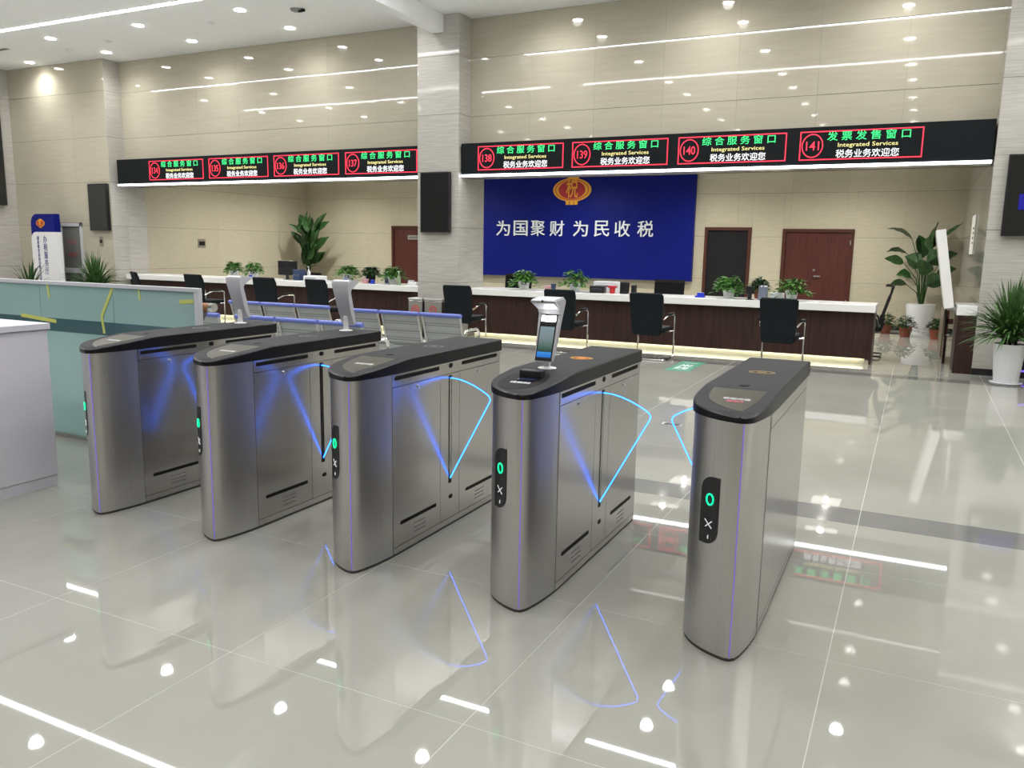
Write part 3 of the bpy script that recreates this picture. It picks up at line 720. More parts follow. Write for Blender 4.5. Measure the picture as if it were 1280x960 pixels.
def spiky(r, h, n, wd, rng=None, up=0.5):
    """fountain of strap leaves: rise, arch over and droop"""
    rng = rng or random; b = BM()
    for k in range(n):
        an = rng.uniform(0, 2 * PI); el = math.radians(rng.uniform(12, 86)); L_ = rng.uniform(0.8, 1.05) * math.hypot(r * math.cos(el), h * math.sin(el)) * 1.12
        z0 = rng.uniform(0, 0.22) * h; droop = rng.uniform(0.25, 0.6) * math.cos(el) + 0.06; pts = []
        c0 = Vector((math.cos(an), math.sin(an), 0)) * rng.uniform(0, 0.06)
        for i in range(7):
            t = i / 6
            pts.append(c0 + Vector((math.cos(an) * math.cos(el) * L_ * t, math.sin(an) * math.cos(el) * L_ * t, z0 + math.sin(el) * L_ * t - droop * L_ * t * t)))
        s_ = Vector((-math.sin(an), math.cos(an), 0)); prev = None
        for i, p in enumerate(pts):
            ww = wd * (0.6, 1.0, 1.0, 0.9, 0.7, 0.4, 0.04)[i] / 2
            cur = (bm_v(b, p + s_ * ww + Vector((0, 0, ww * .4))), bm_v(b, p), bm_v(b, p - s_ * ww + Vector((0, 0, ww * .4))))
            if prev: b.faces.new((prev[0], prev[1], cur[1], cur[0])); b.faces.new((prev[1], prev[2], cur[2], cur[1]))
            prev = cur
    return b
def bm_v(b, p): return b.verts.new(p)

def counter_plant(x, y, label, seed, kind='white', r=0.17, h=0.17, trail=0.07):
    rng = random.Random(seed)
    t = thing('potted_pothos', label, 'plant', (x, y, 0.88), 0, 'small potted plants on the counters')
    if kind == 'white':
        obj('pot', lathe(BM(), [(0.066, 0), (0.086, 0.125), (0.098, 0.15), (0.098, 0.165), (0.085, 0.165), (0.08, 0.15)], 16, sq=True), M_potw, t)
        b = BM(); box(b, 0.0, 0.085, -0.105, -0.088, 0.100, 0.145); obj('pot_tag', b, M_matblack, t)
        b = BM(); box(b, 0.012, 0.073, -0.1065, -0.1045, 0.110, 0.135); obj('tag_card', b, M_lett, t)
    else:
        obj('pot', lathe(BM(), [(0.07, 0), (0.10, 0.16), (0.105, 0.17), (0.09, 0.165)], 18), M_matblack if kind == 'black' else M_terra, t)
    obj('soil', lathe(BM(), [(0.078, 0.13), (0.078, 0.14)], 16), M_soil, t)
    o = obj('foliage', bushy(r * 1.08, h * 1.15, 190, 0.105, trail, rng), M_leaf if kind == 'white' else M_leafd, t, loc=(0, 0, 0.15))
    o['kind'] = 'stuff'
    return t
counter_plant(-13.37, 13.35, 'potted pothos in a white pot, leftmost on the left counter', 1, r=0.15)
counter_plant(-12.80, 13.35, 'potted pothos in a white pot, second from left on the left counter', 2, r=0.15)
counter_plant(-10.28, 13.33, 'potted pothos in a white pot beside the dark potted plant on the left counter', 3, r=0.2)
counter_plant(-9.80, 13.45, 'dark bushy plant in a black pot on the left counter', 4, 'black', r=0.15, h=0.15, trail=0)
counter_plant(-9.17, 13.30, 'potted pothos in a white pot nearest the column, left side', 5, r=0.19)
counter_plant(-6.31, 13.25, 'trailing pothos in a white pot nearest the column, right side', 6, r=0.19, trail=0.1)
counter_plant(-5.36, 13.33, 'pothos in a white pot behind the second visitor chair', 7, r=0.2, h=0.2)
counter_plant(-2.68, 13.25, 'wide trailing pothos in a white pot near the blue dish', 8, r=0.19, trail=0.1)
counter_plant(-2.26, 13.58, 'dark bushy plant in a brown pot behind the grey file box', 10, 'brown', r=0.10, h=0.15, trail=0)
counter_plant(-1.72, 13.25, 'pothos in a white pot, farthest right on the counter', 9, r=0.2, trail=0.08)

# floor plants
t = thing('potted_dracaena', 'spiky green plant in a tall white pot before the right pillar', 'plant', (1.13, 12.03, 0))
obj('pot', lathe(BM(), [(0.135, 0), (0.14, 0.02), (0.165, 0.28), (0.178, 0.50), (0.185, 0.52), (0.175, 0.52), (0.165, 0.47)], 26), M_potw, t, smooth=True)
obj('saucer', lathe(BM(), [(0.17, 0), (0.19, 0.025), (0.17, 0.027)], 26), M_potw, t)
obj('soil', lathe(BM(), [(0.168, 0.46), (0.168, 0.475)], 20), M_soil, t)
b = BM(); [tube(b, [(dx, dy, 0.45), (dx * 1.4, dy * 1.4, 0.75)], 0.018, 6) for dx, dy in ((0, 0), (0.06, 0.03), (-0.05, 0.05))]; obj('stem', b, M_soil, t)
o = obj('leaves', spiky(0.56, 0.76, 320, 0.034, random.Random(3)), M_leafs, t, loc=(0, 0, 0.53)); o['kind'] = 'stuff'
t = thing('potted_dracaena', 'spiky green plant before the beige wall, behind the glass partition', 'plant', (-16.1, 12.0, 0))
obj('pot', lathe(BM(), [(0.15, 0), (0.20, 0.50), (0.19, 0.52)], 20), M_potw, t)
o = obj('leaves', spiky(0.72, 0.78, 230, 0.04, random.Random(4)), M_leafs, t, loc=(0, 0, 0.52)); o['kind'] = 'stuff'
t = thing('potted_agave', 'dark long-leaved plant at the foot of the blue and white totem', 'plant', (-17.3, 11.3, 0))
obj('pot', lathe(BM(), [(0.14, 0), (0.18, 0.40), (0.17, 0.42)], 20), M_potw, t)
o = obj('leaves', spiky(0.56, 0.74, 60, 0.05, random.Random(5)), M_leafd, t, loc=(0, 0, 0.42)); o['kind'] = 'stuff'

def paddle(ln, wd, droop, bend=0.0):
    """one large leaf blade along +x from the origin, with a raised midrib and ruffled edge"""
    b = BM(); rowsv = []
    for i in range(9):
        t = i / 8; wv = math.sin(PI * min(1, t * 1.02) ** 0.8) * wd / 2 * (1 if t < .98 else 0.05) + 0.004
        c = Vector((ln * t * math.cos(droop * t), 0, ln * 0.9 * t * math.sin(0.35) - droop * ln * t * t * .7))
        row = []
        for j in (-1, -0.5, 0, 0.5, 1):
            row.append(b.verts.new(c + Vector((0, j * wv, abs(j) * wv * 0.35 + 0.008 * math.sin(i * 2.3 + j)))))
        rowsv.append(row)
    for u, v in zip(rowsv, rowsv[1:]):
        for k in range(4): b.faces.new((u[k], u[k + 1], v[k + 1], v[k]))
    return b
def big_plant(name, label, x, y, pot_r, pot_h, pot_m, leaves, seed, lift=(0.0, 0.5), potshape=None):
    rng = random.Random(seed)
    t = thing(name, label, 'plant', (x, y, 0))
    obj('pot', lathe(BM(), potshape or [(pot_r * .75, 0), (pot_r, pot_h * .9), (pot_r, pot_h), (pot_r * .9, pot_h)], 24), pot_m, t, smooth=True)
    obj('soil', lathe(BM(), [(pot_r * .88, pot_h - 0.03), (pot_r * .88, pot_h - 0.015)], 20), M_soil, t)
    for az, hz, out, ln, wd, dr in leaves:
        ax, ay = math.cos(az), math.sin(az)
        tip = Vector((ax * out, ay * out, hz))
        st = tube(BM(), [(ax * 0.03, ay * 0.03, pot_h - 0.02), (ax * out * .35, ay * out * .35, pot_h + (hz - pot_h) * .6), tip], [0.014, 0.011, 0.007], 6)
        s = obj('stalk', st, M_leafd, t)
        lf = obj('leaf', paddle(ln, wd, dr), M_leafd, s, smooth=True)
        lf.matrix_basis = Matrix.Translation(tip) @ Matrix.Rotation(az, 4, 'Z') @ Matrix.Rotation(rng.uniform(-1.1, 1.1), 4, 'X') @ Matrix.Rotation(-rng.uniform(lift[0], lift[1]) - (0.6 if out < .2 else 0), 4, 'Y')
    return t
rng = random.Random(11)
LV = [(PI, 1.92, 0.28, 0.55, 0.24, 0.4), (PI - .3, 1.62, 0.35, 0.45, 0.16, 0.4), (PI + .2, 1.45, 0.40, 0.42, 0.12, 0.2), (0.3, 1.75, 0.12, 0.60, 0.26, 0.1), (0.2, 1.95, 0.25, 0.42, 0.10, -0.2), (2.3, 1.55, 0.1, 0.50, 0.24, 0.2),
      (PI + .5, 1.15, 0.25, 0.40, 0.15, 0.5), (-0.5, 1.2, 0.25, 0.40, 0.15, 0.4), (0.1, 1.5, 0.3, 0.38, 0.14, 0.1), (-1.4, 1.45, 0.12, 0.42, 0.2, 0.3), (-1.9, 1.2, 0.15, 0.45, 0.2, 0.4), (PI, 1.0, 0.3, 0.35, 0.12, 0.5),
      (-1.2, 1.0, 0.15, 0.40, 0.18, 0.4), (1.0, 1.7, 0.1, 0.5, 0.2, 0.2), (-2.4, 1.4, 0.1, 0.4, 0.2, 0.3)]
big_plant('potted_bird_of_paradise', 'tall plant with broad paddle leaves in a round white pot, right office corner', 0.12, 18.75, 0.28, 0.62, M_potw, [(a, b_, c, d * 1.05, e * 1.75, f) for a, b_, c, d, e, f in LV], 12, (0.0, 0.6))
LV2 = []
for k in range(46):
    az = rng.uniform(0, 2 * PI); hz = rng.uniform(1.0, 2.05)
    LV2.append((az, hz, rng.uniform(0.03, 0.26), rng.uniform(0.45, 0.65), rng.uniform(0.16, 0.28), rng.uniform(0, 0.5)))
big_plant('potted_large_plant', 'tall dense dark green plant in a black planter, left office corner', -15.55, 18.35, 0.36, 0.82, M_matblack, LV2, 13, (0.5, 1.2))
for i, (x, y, lb) in enumerate(((0.02, 18.75, 'small plant in a terracotta pot, leftmost of three by the white pot'), (0.20, 18.05, 'small plant in a terracotta pot, middle of three by the white pot'), (0.55, 17.95, 'small plant in a terracotta pot, rightmost of three by the white pot'))):
    x = (-0.50, -0.12, 0.42)[i]; y = (18.50, 18.0, 17.75)[i]
    t = thing('potted_pothos', lb, 'plant', (x, y, 0), 0, 'terracotta potted plants on the office floor')
    obj('pot', lathe(BM(), [(0.09, 0), (0.125, 0.19), (0.13, 0.20), (0.115, 0.20)], 18), M_terra, t, smooth=True)
    o = obj('foliage', bushy(0.16, 0.22, 150, 0.09, 0.10, random.Random(40 + i)), M_leafd, t, loc=(0, 0, 0.20)); o['kind'] = 'stuff'

# ------------------------------------------------------------------ things on the counters
Zt = 0.88
def thing_box(name, label, cat, x, y, dims, m, bev=0.006, rz=0.0, parts=()):
    o = tag(obj(name, bx(-dims[0] / 2, dims[0] / 2, -dims[1] / 2, dims[1] / 2, 0, dims[2], bev=bev), m), label, cat)
    o.location = (x, y, Zt); o.rotation_euler = (0, 0, rz)
    for pn, pa, pm in parts: obj(pn, bx(*pa), pm, o)
    return o
def monitor(x, y, w, h, label, rz=PI):
    t = thing('computer_monitor', label, 'monitor', (x, y, Zt), rz)
    obj('panel', bx(-w / 2, w / 2, -0.02, 0.02, 0.09, 0.09 + h, bev=0.006), M_black, t)
    obj('screen', bx(-w / 2 + 0.015, w / 2 - 0.015, -0.023, -0.019, 0.105, 0.075 + h), M_screen, t)
    obj('stand', bx(-0.03, 0.03, 0.0, 0.03, 0.01, 0.15), M_black, t); obj('foot', lathe(BM(), [(min(0.10, w / 2), 0), (min(0.10, w / 2), 0.01)], 20), M_black, t)
M_navy = mat('navy_plastic', (0.03, 0.05, 0.12), 0.4); M_vblue = mat('vivid_blue', (0.01, 0.04, 0.55), 0.4); M_pink = mat('pink', (0.62, 0.33, 0.36), 0.5); M_gbox = mat('grey_box', (0.16, 0.18, 0.24), 0.5)
monitor(-11.95, 13.45, 0.50, 0.30, 'black monitor on the left counter beside the potted pothos')
thing_box('document_tray', 'small dark blue tray beside the black monitor, left counter', 'tray', -11.55, 13.35, (0.16, 0.22, 0.22), M_navy, parts=(('divider', (-0.075, 0.075, -0.112, -0.109, 0.10, 0.115), M_alu),))
thing_box('printer', 'small white printer right of the black monitor, left counter', 'printer', -11.22, 13.45, (0.40, 0.30, 0.10), M_potw, 0.02, parts=(('paper_slot', (-0.15, 0.15, -0.153, -0.149, 0.05, 0.06), M_black),))
thing_box('paper_stack', 'white paper stack on the left counter edge', 'paper', -10.75, 13.1, (0.22, 0.30, 0.03), M_white, 0.002, parts=(('top_sheet', (-0.10, 0.10, -0.14, 0.14, 0.0305, 0.032), M_lett),))
thing_box('document_box', 'dark navy box behind the dark potted plant', 'box', -10.02, 13.66, (0.08, 0.08, 0.18), M_navy)
def dish(x, y, label, r=0.05, h=0.07):
    o = tag(obj('stamp_holder', lathe(BM(), [(r, 0), (r * 1.05, 0.015), (r * .6, 0.03), (r * .75, h), (r * .5, h + 0.01)], 16), M_vblue, smooth=True), label, 'holder'); o.location = (x, y, Zt)
dish(-12.68, 13.12, 'small vivid blue holder beside the second white plant pot')
dish(-10.19, 13.12, 'small vivid blue holder before the plant, mid left counter')
dish(-9.55, 13.15, 'small dark blue holder beside the pink pot', 0.055)
o = tag(obj('stapler_holder', box(bx(-0.075, 0.075, -0.05, 0.05, 0, 0.03, bev=0.008), -0.045, 0.06, -0.04, 0.04, 0.03, 0.075, bev=0.01), M_vblue), 'vivid blue desk stand on the right counter, right of the blue board', 'holder'); o.location = (-3.12, 13.18, Zt)
def cup(x, y, label, m, r=0.06, h=0.09):
    o = tag(obj('small_pot', lathe(BM(), [(r * .75, 0), (r, h * .85), (r * 1.08, h * .87), (r * 1.08, h), (r * .9, h)], 18), m, smooth=True), label, 'pot'); o.location = (x, y, Zt)
cup(-9.70, 13.12, 'small pink pot before the black pot, left counter', M_pink, 0.07)
cup(-5.80, 13.2, 'small pink pot on the right counter near the column', M_pink, 0.07)
cup(-5.66, 13.08, 'small dark cup beside the pink pot, right counter', M_navy, 0.045, 0.13)
def bottle(x, y, label, m, r=0.035, h=0.22):
    o = tag(obj('pump_bottle', lathe(BM(), [(r, 0), (r, h * .6), (r * .4, h * .72), (r * .4, h * .8)], 14), m, smooth=True), label, 'bottle'); o.location = (x, y, Zt)
    obj('pump', tube(BM(), rounded([(0, 0, h * .8), (0, 0, h), (-0.04, 0, h)], 0.01), 0.006, 6), M_white, o)
bottle(-8.86, 13.05, 'clear pump bottle right of the pothos by the column', mat('clear_green', (0.25, 0.35, 0.2), 0.1), h=0.26)
bottle(-11.47, 13.55, 'white pump bottle behind the left monitor', M_white, h=0.28)
thing_box('phone_base', 'small white desk phone beside the column, left counter', 'telephone', -8.68, 13.3, (0.20, 0.16, 0.06), M_potw, 0.01, parts=(('handset', (-0.09, -0.04, -0.07, 0.07, 0.06, 0.09), M_potw), ('keypad', (0.0, 0.08, -0.05, 0.05, 0.0605, 0.064), M_gbox)))
o = thing_box('file_organiser', 'dark blue file organiser beside the last pothos of the left counter', 'organiser', -9.47, 13.60, (0.12, 0.14, 0.24), M_navy)
for k in range(3): obj('divider', bx(-0.05 + k * 0.045, -0.045 + k * 0.045, -0.06, 0.06, 0.241, 0.27), M_black, o)
thing_box('printer', 'white printer on the right counter, right of the second pothos', 'printer', -4.86, 13.57, (0.42, 0.25, 0.19), M_potw, 0.02, parts=(('paper_slot', (-0.16, 0.16, -0.128, -0.124, 0.10, 0.12), M_black),))
thing_box('card_reader', 'black card reader before the white printer, right counter', 'card reader', -4.89, 13.22, (0.26, 0.14, 0.12), M_black, 0.01, parts=(('card_slot', (-0.1, 0.1, -0.073, -0.069, 0.07, 0.075), M_gbox),))
o = tag(obj('stamp_pad', lathe(BM(), [(0.045, 0), (0.05, 0.09), (0.085, 0.10), (0.085, 0.125)], 18), mat('bright_red', (0.55, 0.02, 0.03), 0.4), smooth=True), 'small bright red stamp stand beside the black card reader', 'stamp'); o.location = (-4.65, 13.28, Zt)
thing_box('desk_speaker', 'tall black desk speaker right of the red stamp stand', 'speaker', -4.44, 13.3, (0.13, 0.13, 0.20), M_black, 0.01, parts=(('grille', (-0.05, 0.05, -0.068, -0.064, 0.03, 0.17), M_matblack),))
thing_box('desk_speaker', 'narrow black desk speaker, rightmost of the black ones', 'speaker', -4.29, 13.35, (0.07, 0.10, 0.15), M_black, 0.006, parts=(('grille', (-0.025, 0.025, -0.053, -0.049, 0.03, 0.12), M_matblack),))
monitor(-2.32, 13.10, 0.13, 0.12, 'small black display between the two right-hand pothos')
o = thing_box('file_box', 'dark grey file box leaning beside the small black display', 'box', -2.14, 13.2, (0.12, 0.18, 0.20), M_gbox)
for k in range(4): obj('file', bx(-0.055 + k * 0.028, -0.037 + k * 0.028, -0.09, 0.09, 0.201, 0.222), M_lett if k % 2 else M_gbox, o)
thing_box('paper_tray', 'white paper tray left of the farthest right pothos', 'tray', -1.98, 13.55, (0.20, 0.22, 0.10), M_potw, 0.006, parts=(('paper', (-0.09, 0.09, -0.10, 0.10, 0.1005, 0.105), M_lett),))
thing_box('paper_sheet', 'flat white paper sheet right of the farthest right pothos', 'paper', -1.47, 13.2, (0.30, 0.21, 0.006), M_white, 0)

# ------------------------------------------------------------------ totem sign at the left wall
t = thing('totem_sign', 'blue and white standing totem sign with vertical lettering, far left', 'sign', (-18.0, 12.3, 0))
def arc_panel(x0, x1, z1, y0, y1, r=0.22):
    pts = [(x1, 0.0), (x1, z1)] + [(x0 + r - r * math.sin(a), z1 - r + r * math.cos(a)) for a in [i * PI / 16 for i in range(9)]] + [(x0, 0.0)]
    return prism(BM(), pts, 'y', y0, y1)
obj('back_panel', arc_panel(-0.58, 0.26, 2.21, -0.02, 0.12), M_blue, t)
obj('front_panel', arc_panel(-0.42, 0.50, 1.80, -0.14, -0.025, 0.18), M_white, t)
obj('base_plate', bx(-0.62, 0.42, -0.2, 0.2, 0, 0.02), M_alu, t)
bpy.context.view_layer.update()
_e = emblem(t, -18.23, 12.272, 2.0, 0.15)
text_obj('title_text', '办税服务厅', M_navytxt, t, 0.13, 0.88, face_minus_y(0.0, -0.142, 0.84), vertical=True, bold=0.01)
text_obj('subtitle_text', '国家税务总局市税务局第一税务所', M_navytxt, t, 0.075, 1.4, face_minus_y(-0.22, -0.142, 0.30), vertical=True, bold=0.01)

# ------------------------------------------------------------------ purple ring lamp, floor mat
t = thing('ring_lamp', 'purple glowing square ring on the base of the right pillar', 'lamp', (1.33, YP - 0.02, 0.1))
b = BM(); P0 = rrect(-0.13, 0.13, 0, 0.26, 0.06)
tube(b, [(p[0], -0.02, p[1]) for p in P0] + [(P0[0][0], -0.02, P0[0][1])], 0.014, 6); obj('glow_tube', b, E_purple, t)
obj('lamp_back', bx(-0.15, 0.15, -0.004, 0.018, -0.02, 0.28, bev=0.002), M_matblack, t)
M_mat = mat('mat_green', (0.03, 0.22, 0.14), 0.5)
o = tag(obj('floor_sticker', bx(-0.17, 0.17, -0.52, 0.52, 0.0005, 0.003), M_mat), 'green floor sticker with white lettering before the third visitor chair', 'floor sticker')
o.location = (-2.84, 11.35, 0)
text_obj('sticker_text', '一米线', M_lett, o, 0.20, 0.70, Matrix.Translation((-0.10, -0.35, 0.0035)), ext=0.0004, vertical=True, bold=0.01)
o = tag(obj('floor_outlet', bx(-0.10, 0.10, -0.06, 0.06, 0.0005, 0.004), M_alu), 'small metal floor outlet cover behind the fourth turnstile', 'outlet cover'); o.location = (-1.95, 7.4, 0)
obj('outlet_lid', bx(-0.07, 0.07, -0.04, 0.04, 0.0045, 0.006), M_steel, o)

# ------------------------------------------------------------------ left desk
t = thing('reception_desk', 'pale white block-shaped desk cut off by the left frame edge', 'desk', (-5.6, 2.6, 0))
under(t, obj('body', bx(-6.6, -5.045, 1.5, 3.385, 0.075, 1.045), M_desk, t))
under(t, obj('desk_top', bx(-6.62, -5.03, 1.48, 3.40, 1.048, 1.088, bev=0.003), M_desk, t))
under(t, obj('plinth', bx(-6.58, -5.05, 1.52, 3.38, 0.0, 0.072), M_desk, t))

# ------------------------------------------------------------------ glass partition
t = thing('glass_partition', 'frosted aqua glass partition with white top rail and dark band, beside the turnstiles', 'partition', (-6.5, 4.31, 0))
def GP(n, bm, m, **k): return under(t, obj(n, bm, m, t, **k))
edges = [-9.5, -8.4, -7.42, -6.47, -5.585, -4.70]
for a, b_ in zip(edges, edges[1:]):
    GP('glass_pane', bx(a + 0.003, b_ - 0.003, 4.304, 4.316, 0.03, 1.262), M_frost)
    GP('band_film', bx(a + 0.003, b_ - 0.003, 4.3015, 4.3035, 0.885, 0.99), M_tealband)
GP('top_rail', bx(-9.5, -4.66, 4.29, 4.33, 1.262, 1.292, bev=0.003), mat('rail_white', (0.62, 0.63, 0.68), 0.35))
GP('end_post', bx(-4.70, -4.66, 4.29, 4.33, 0, 1.262), MATS['rail_white'])
GP('floor_channel', bx(-9.5, -4.70, 4.285, 4.335, 0, 0.03), M_alu)
def tape(pts, wd, label):
    b = BM()
    for p, q in zip(pts, pts[1:]):
        d = Vector((q[0] - p[0], 0, q[1] - p[1])); n = Vector((-d.z, 0, d.x)).normalized() * wd / 2
        a, c = Vector((p[0], 4.3008, p[1])), Vector((q[0], 4.3008, q[1]))
        vs = [b.verts.new(v) for v in (a - n, c - n, c + n, a + n)]; ws = [b.verts.new(v.co + Vector((0, -0.0008, 0))) for v in vs]
        b.faces.new(vs); b.faces.new(ws[::-1])
        for k in range(4): b.faces.new((vs[k], ws[k], ws[(k + 1) % 4], vs[(k + 1) % 4]))
    o = obj('tape_strip', b, M_tape); tag(o, label, 'tape', 'yellow tape strips on the glass partition')
    for v in o.data.vertices: v.co.x += 6.0; v.co.z -= 1.0
    o.location = (-6.0, 0, 1.0)
tape([(-6.36, 1.262), (-6.345, 1.15)], 0.022, 'short vertical yellow tape strip at the left of the glass partition')
tape([(-5.58, 1.262), (-5.725, 1.035), (-5.705, 0.90)], 0.026, 'long bent yellow tape strip at the middle seam of the glass')
tape([(-5.288, 1.262), (-5.28, 1.18)], 0.018, 'short vertical yellow tape strip right of the bent one')
tape([(-4.86, 1.185), (-4.72, 1.196)], 0.028, 'short horizontal yellow tape strip at the right end of the glass')
tape([(-6.73, 0.995), (-6.28, 0.965)], 0.03, 'horizontal yellow tape strip over the dark band, left')

# ------------------------------------------------------------------ turnstiles
# local frame: x = 0 at the right face, y = 0 at the nose tip, body 0.305 wide, 1.475 long
NOSE = [(0, 0.43), (-0.001, 0.34), (-0.004, 0.24), (-0.012, 0.16), (-0.022, 0.10), (-0.032, 0.05), (-0.043, 0.02), (-0.058, 0.004), (-0.08, 0.0), (-0.115, 0.010), (-0.15, 0.025),
        (-0.185, 0.044), (-0.22, 0.070), (-0.25, 0.10), (-0.275, 0.138), (-0.292, 0.18), (-0.301, 0.23), (-0.305, 0.29), (-0.305, 0.43)]
LEN = 1.475; WID = 0.305
def interp(tab, y):
    for (y0, v0), (y1, v1) in zip(tab, tab[1:]):
        if y0 <= y <= y1: return v0 + (v1 - v0) * (y - y0) / (y1 - y0 + 1e-9)
    return tab[-1][1] if y > tab[-1][0] else tab[0][1]
RT = sorted([(y, x) for x, y in NOSE[:9]]); LT = sorted([(y, x) for x, y in NOSE[8:]])
FT = sorted([(x, y) for x, y in NOSE])      # y of the front as a function of x
def xr(y): return interp(RT, y)
def xl(y): return interp(LT, y)
def fy(x): return interp(FT, x)
def ztop(y): return 1.000 + 0.045 * min(1, max(0, y / 0.42)) ** 0.9
def wrap(poly2, off, thick=0.002):
    """a polygon given in (x,z) laid on the curved nose"""
    b = BM()
    xs = [p[0] for p in poly2]; n = 10; x0, x1 = min(xs), max(xs)
    f = [b.verts.new((p[0], fy(p[0]) - off, p[1])) for p in poly2]
    return b, f
def nose_ngon(pts, off):
    b = BM()
    # slice by x so that the sheet bends with the surface
    xs = sorted({round(p[0], 4) for p in pts})
    def span(x):
        zs = []
        for (xa, za), (xb, zb) in zip(pts, pts[1:] + pts[:1]):
            if (xa - x) * (xb - x) <= 0 and abs(xa - xb) > 1e-9: zs.append(za + (zb - za) * (x - xa) / (xb - xa))
        return (min(zs), max(zs)) if zs else None
    prev = None; x0, x1 = xs[0], xs[-1]; N = 14
    for i in range(N + 1):
        x = x0 + (x1 - x0) * (0.0005 + 0.999 * i / N); s = span(x)
        if not s: continue
        cur = []
        for o in (off, -0.004): cur += [b.verts.new((x, fy(x) - o, s[0])), b.verts.new((x, fy(x) - o, s[1]))]
        if prev:
            for q in ((0, 1), (1, 3), (3, 2), (2, 0)): b.faces.new((prev[q[0]], prev[q[1]], cur[q[1]], cur[q[0]]))
        else: b.faces.new((cur[0], cur[1], cur[3], cur[2]))
        prev = cur
    b.faces.new((prev[0], prev[2], prev[3], prev[1]))
    return b
def gate(idx, x, label, right=True, left=True, recess='olive', emb='grey', scanner=None):
    t = thing('turnstile', label, 'turnstile', (x, 3.10, 0), 0, 'row of stainless steel flap turnstiles')
    # plinth
    ins = [(px * 0.985 - 0.002, py + 0.003) for px, py in NOSE]
    obj('plinth', prism(BM(), ins + [(-WID + 0.003, LEN - 0.003), (-0.003, LEN - 0.003)], 'z', 0, 0.014), M_gap, t)
    nose = [p for p in NOSE if p[1] <= 0.28]; nose = [(xr(0.28), 0.28)] + nose + [(xl(0.28), 0.28)]
    obj('nose_shell', prism(BM(), nose, 'z', 0.0145, 0.975), M_nose, t, smooth=True)
    obj('core', bx(-WID + 0.004, -0.004, 0.2805, LEN - 0.004, 0.0145, 0.974), M_gap, t)
    def side(name, y0, y1, z0, z1, sgn, m=M_steel, proud=0.0, th=0.004):
        if sgn > 0: b = bx(-0.004, proud, y0, y1, z0, z1)
        else: b = bx(-WID - proud, -WID + 0.004, y0, y1, z0, z1)
        return obj(name, b, m, t)
    def strip(name, y0, y1, z0, z1, sgn, p, r=0.007, mm=M_slot):
        o = prism(BM(), rrect(y0, y1, z0, z1, r, 3), 'x', 0.0002 if sgn > 0 else -WID - 0.0002, 0.0014 if sgn > 0 else -WID - 0.0014)
        return obj(name, o, mm, p)
    for sgn, flap in ((1, right), (-1, left)):
        top = side('top_band', 0.2815, LEN, 0.908, 0.974, sgn)
        base = side('base_band', 0.2815, LEN, 0.015, 0.048, sgn)
        if flap:
            a = side('service_panel', 0.2815, 0.748, 0.051, 0.905, sgn); bmid = side('flap_panel', 0.751, 0.962, 0.051, 0.905, sgn); c = side('service_panel', 0.965, LEN, 0.051, 0.905, sgn)
            strip('sensor_strip', 0.30, 0.735, 0.941, 0.962, sgn, top); strip('sensor_strip', 0.99, 1.43, 0.941, 0.962, sgn, top)
            strip('sensor_window', 0.842, 0.882, 0.940, 0.966, sgn, top, 0.012)
            strip('sensor_strip', 0.345, 0.705, 0.161, 0.181, sgn, a); strip('sensor_strip', 1.045, 1.395, 0.161, 0.181, sgn, c)
            strip('sensor_window', 0.845, 0.885, 0.166, 0.19, sgn, bmid, 0.011)
            strip('flap_slot', 0.842, 0.872, 0.262, 0.897, sgn, bmid, 0.003)
            for pp, yy in ((a, 0.535), (c, 1.215)):
                v = BM()
                for r_ in range(3):
                    for q in range(6): box(v, *((0.0002, 0.0012) if sgn > 0 else (-WID - 0.0012, -WID - 0.0002)), yy - 0.055 + q * 0.02, yy - 0.042 + q * 0.02, 0.128 - r_ * 0.024, 0.133 - r_ * 0.024)
                vo = obj('vent_slots', v, mat('vent_slot', (0.16, 0.15, 0.14), 0.5), pp)
                lk = lathe(BM(), [(0.010, 0), (0.010, 0.005), (0.006, 0.007)], 12)
                o = obj('lock', lk, M_chrome, pp, smooth=True)
                o.matrix_basis = Matrix.Translation((0 if sgn > 0 else -WID, yy - (0.02 if yy < 1 else 0.025), 0.880)) @ Matrix.Rotation(PI / 2 * sgn, 4, 'Y')
        else:
            side('side_panel', 0.2815, LEN, 0.051, 0.905, sgn)
    obj('rear_panel', bx(-WID + 0.003, -0.003, LEN - 0.004, LEN, 0.0145, 0.974), M_steel, t)
    # cap
    ys = [0.0, 0.004, 0.012, 0.025, 0.045, 0.07, 0.10, 0.14, 0.18, 0.23, 0.29, 0.36, 0.42, 0.50, LEN]
    ov = 0.009
    def L_(y): return (xl(y) if y > 0 else -0.08) - (ov if y > 0.02 else ov * y / 0.02)
    def R_(y): return (xr(y) if y > 0 else -0.07) + (ov if y > 0.02 else ov * y / 0.02)
    b = BM(); rings = []
    for y in ys:
        yy = y - ov * (1 - min(1, y / 0.1)) if y < 0.1 else (y + (0.006 if y == LEN else 0))
        l, r = L_(y), R_(y); zt = ztop(y); zb = 0.9755; e = 0.006
        w_ = r - l
        e = min(e, w_ * .3)
        rings.append([b.verts.new(v) for v in ((l, yy, zb), (l, yy, zt - e), (l + e, yy + (e if y < .05 else 0), zt), (r - e, yy + (e if y < .05 else 0), zt), (r, yy, zt - e), (r, yy, zb))])
    for u, v in zip(rings, rings[1:]):
        for k in range(6):
            f = b.faces.new((u[k], u[(k + 1) % 6], v[(k + 1) % 6], v[k])); f.material_index = 0 if k == 2 else 1
    f = b.faces.new(rings[0]); f.material_index = 1
    f = b.faces.new(rings[-1][::-1]); f.material_index = 1
    cap = obj('cap', b, [M_cap, M_caplip], t, smooth=True)
    # display inset in the sloping nose of the cap
    yb = (0.05, 0.07, 0.09, 0.12, 0.16, 0.20, 0.25, 0.30, 0.35, 0.385)
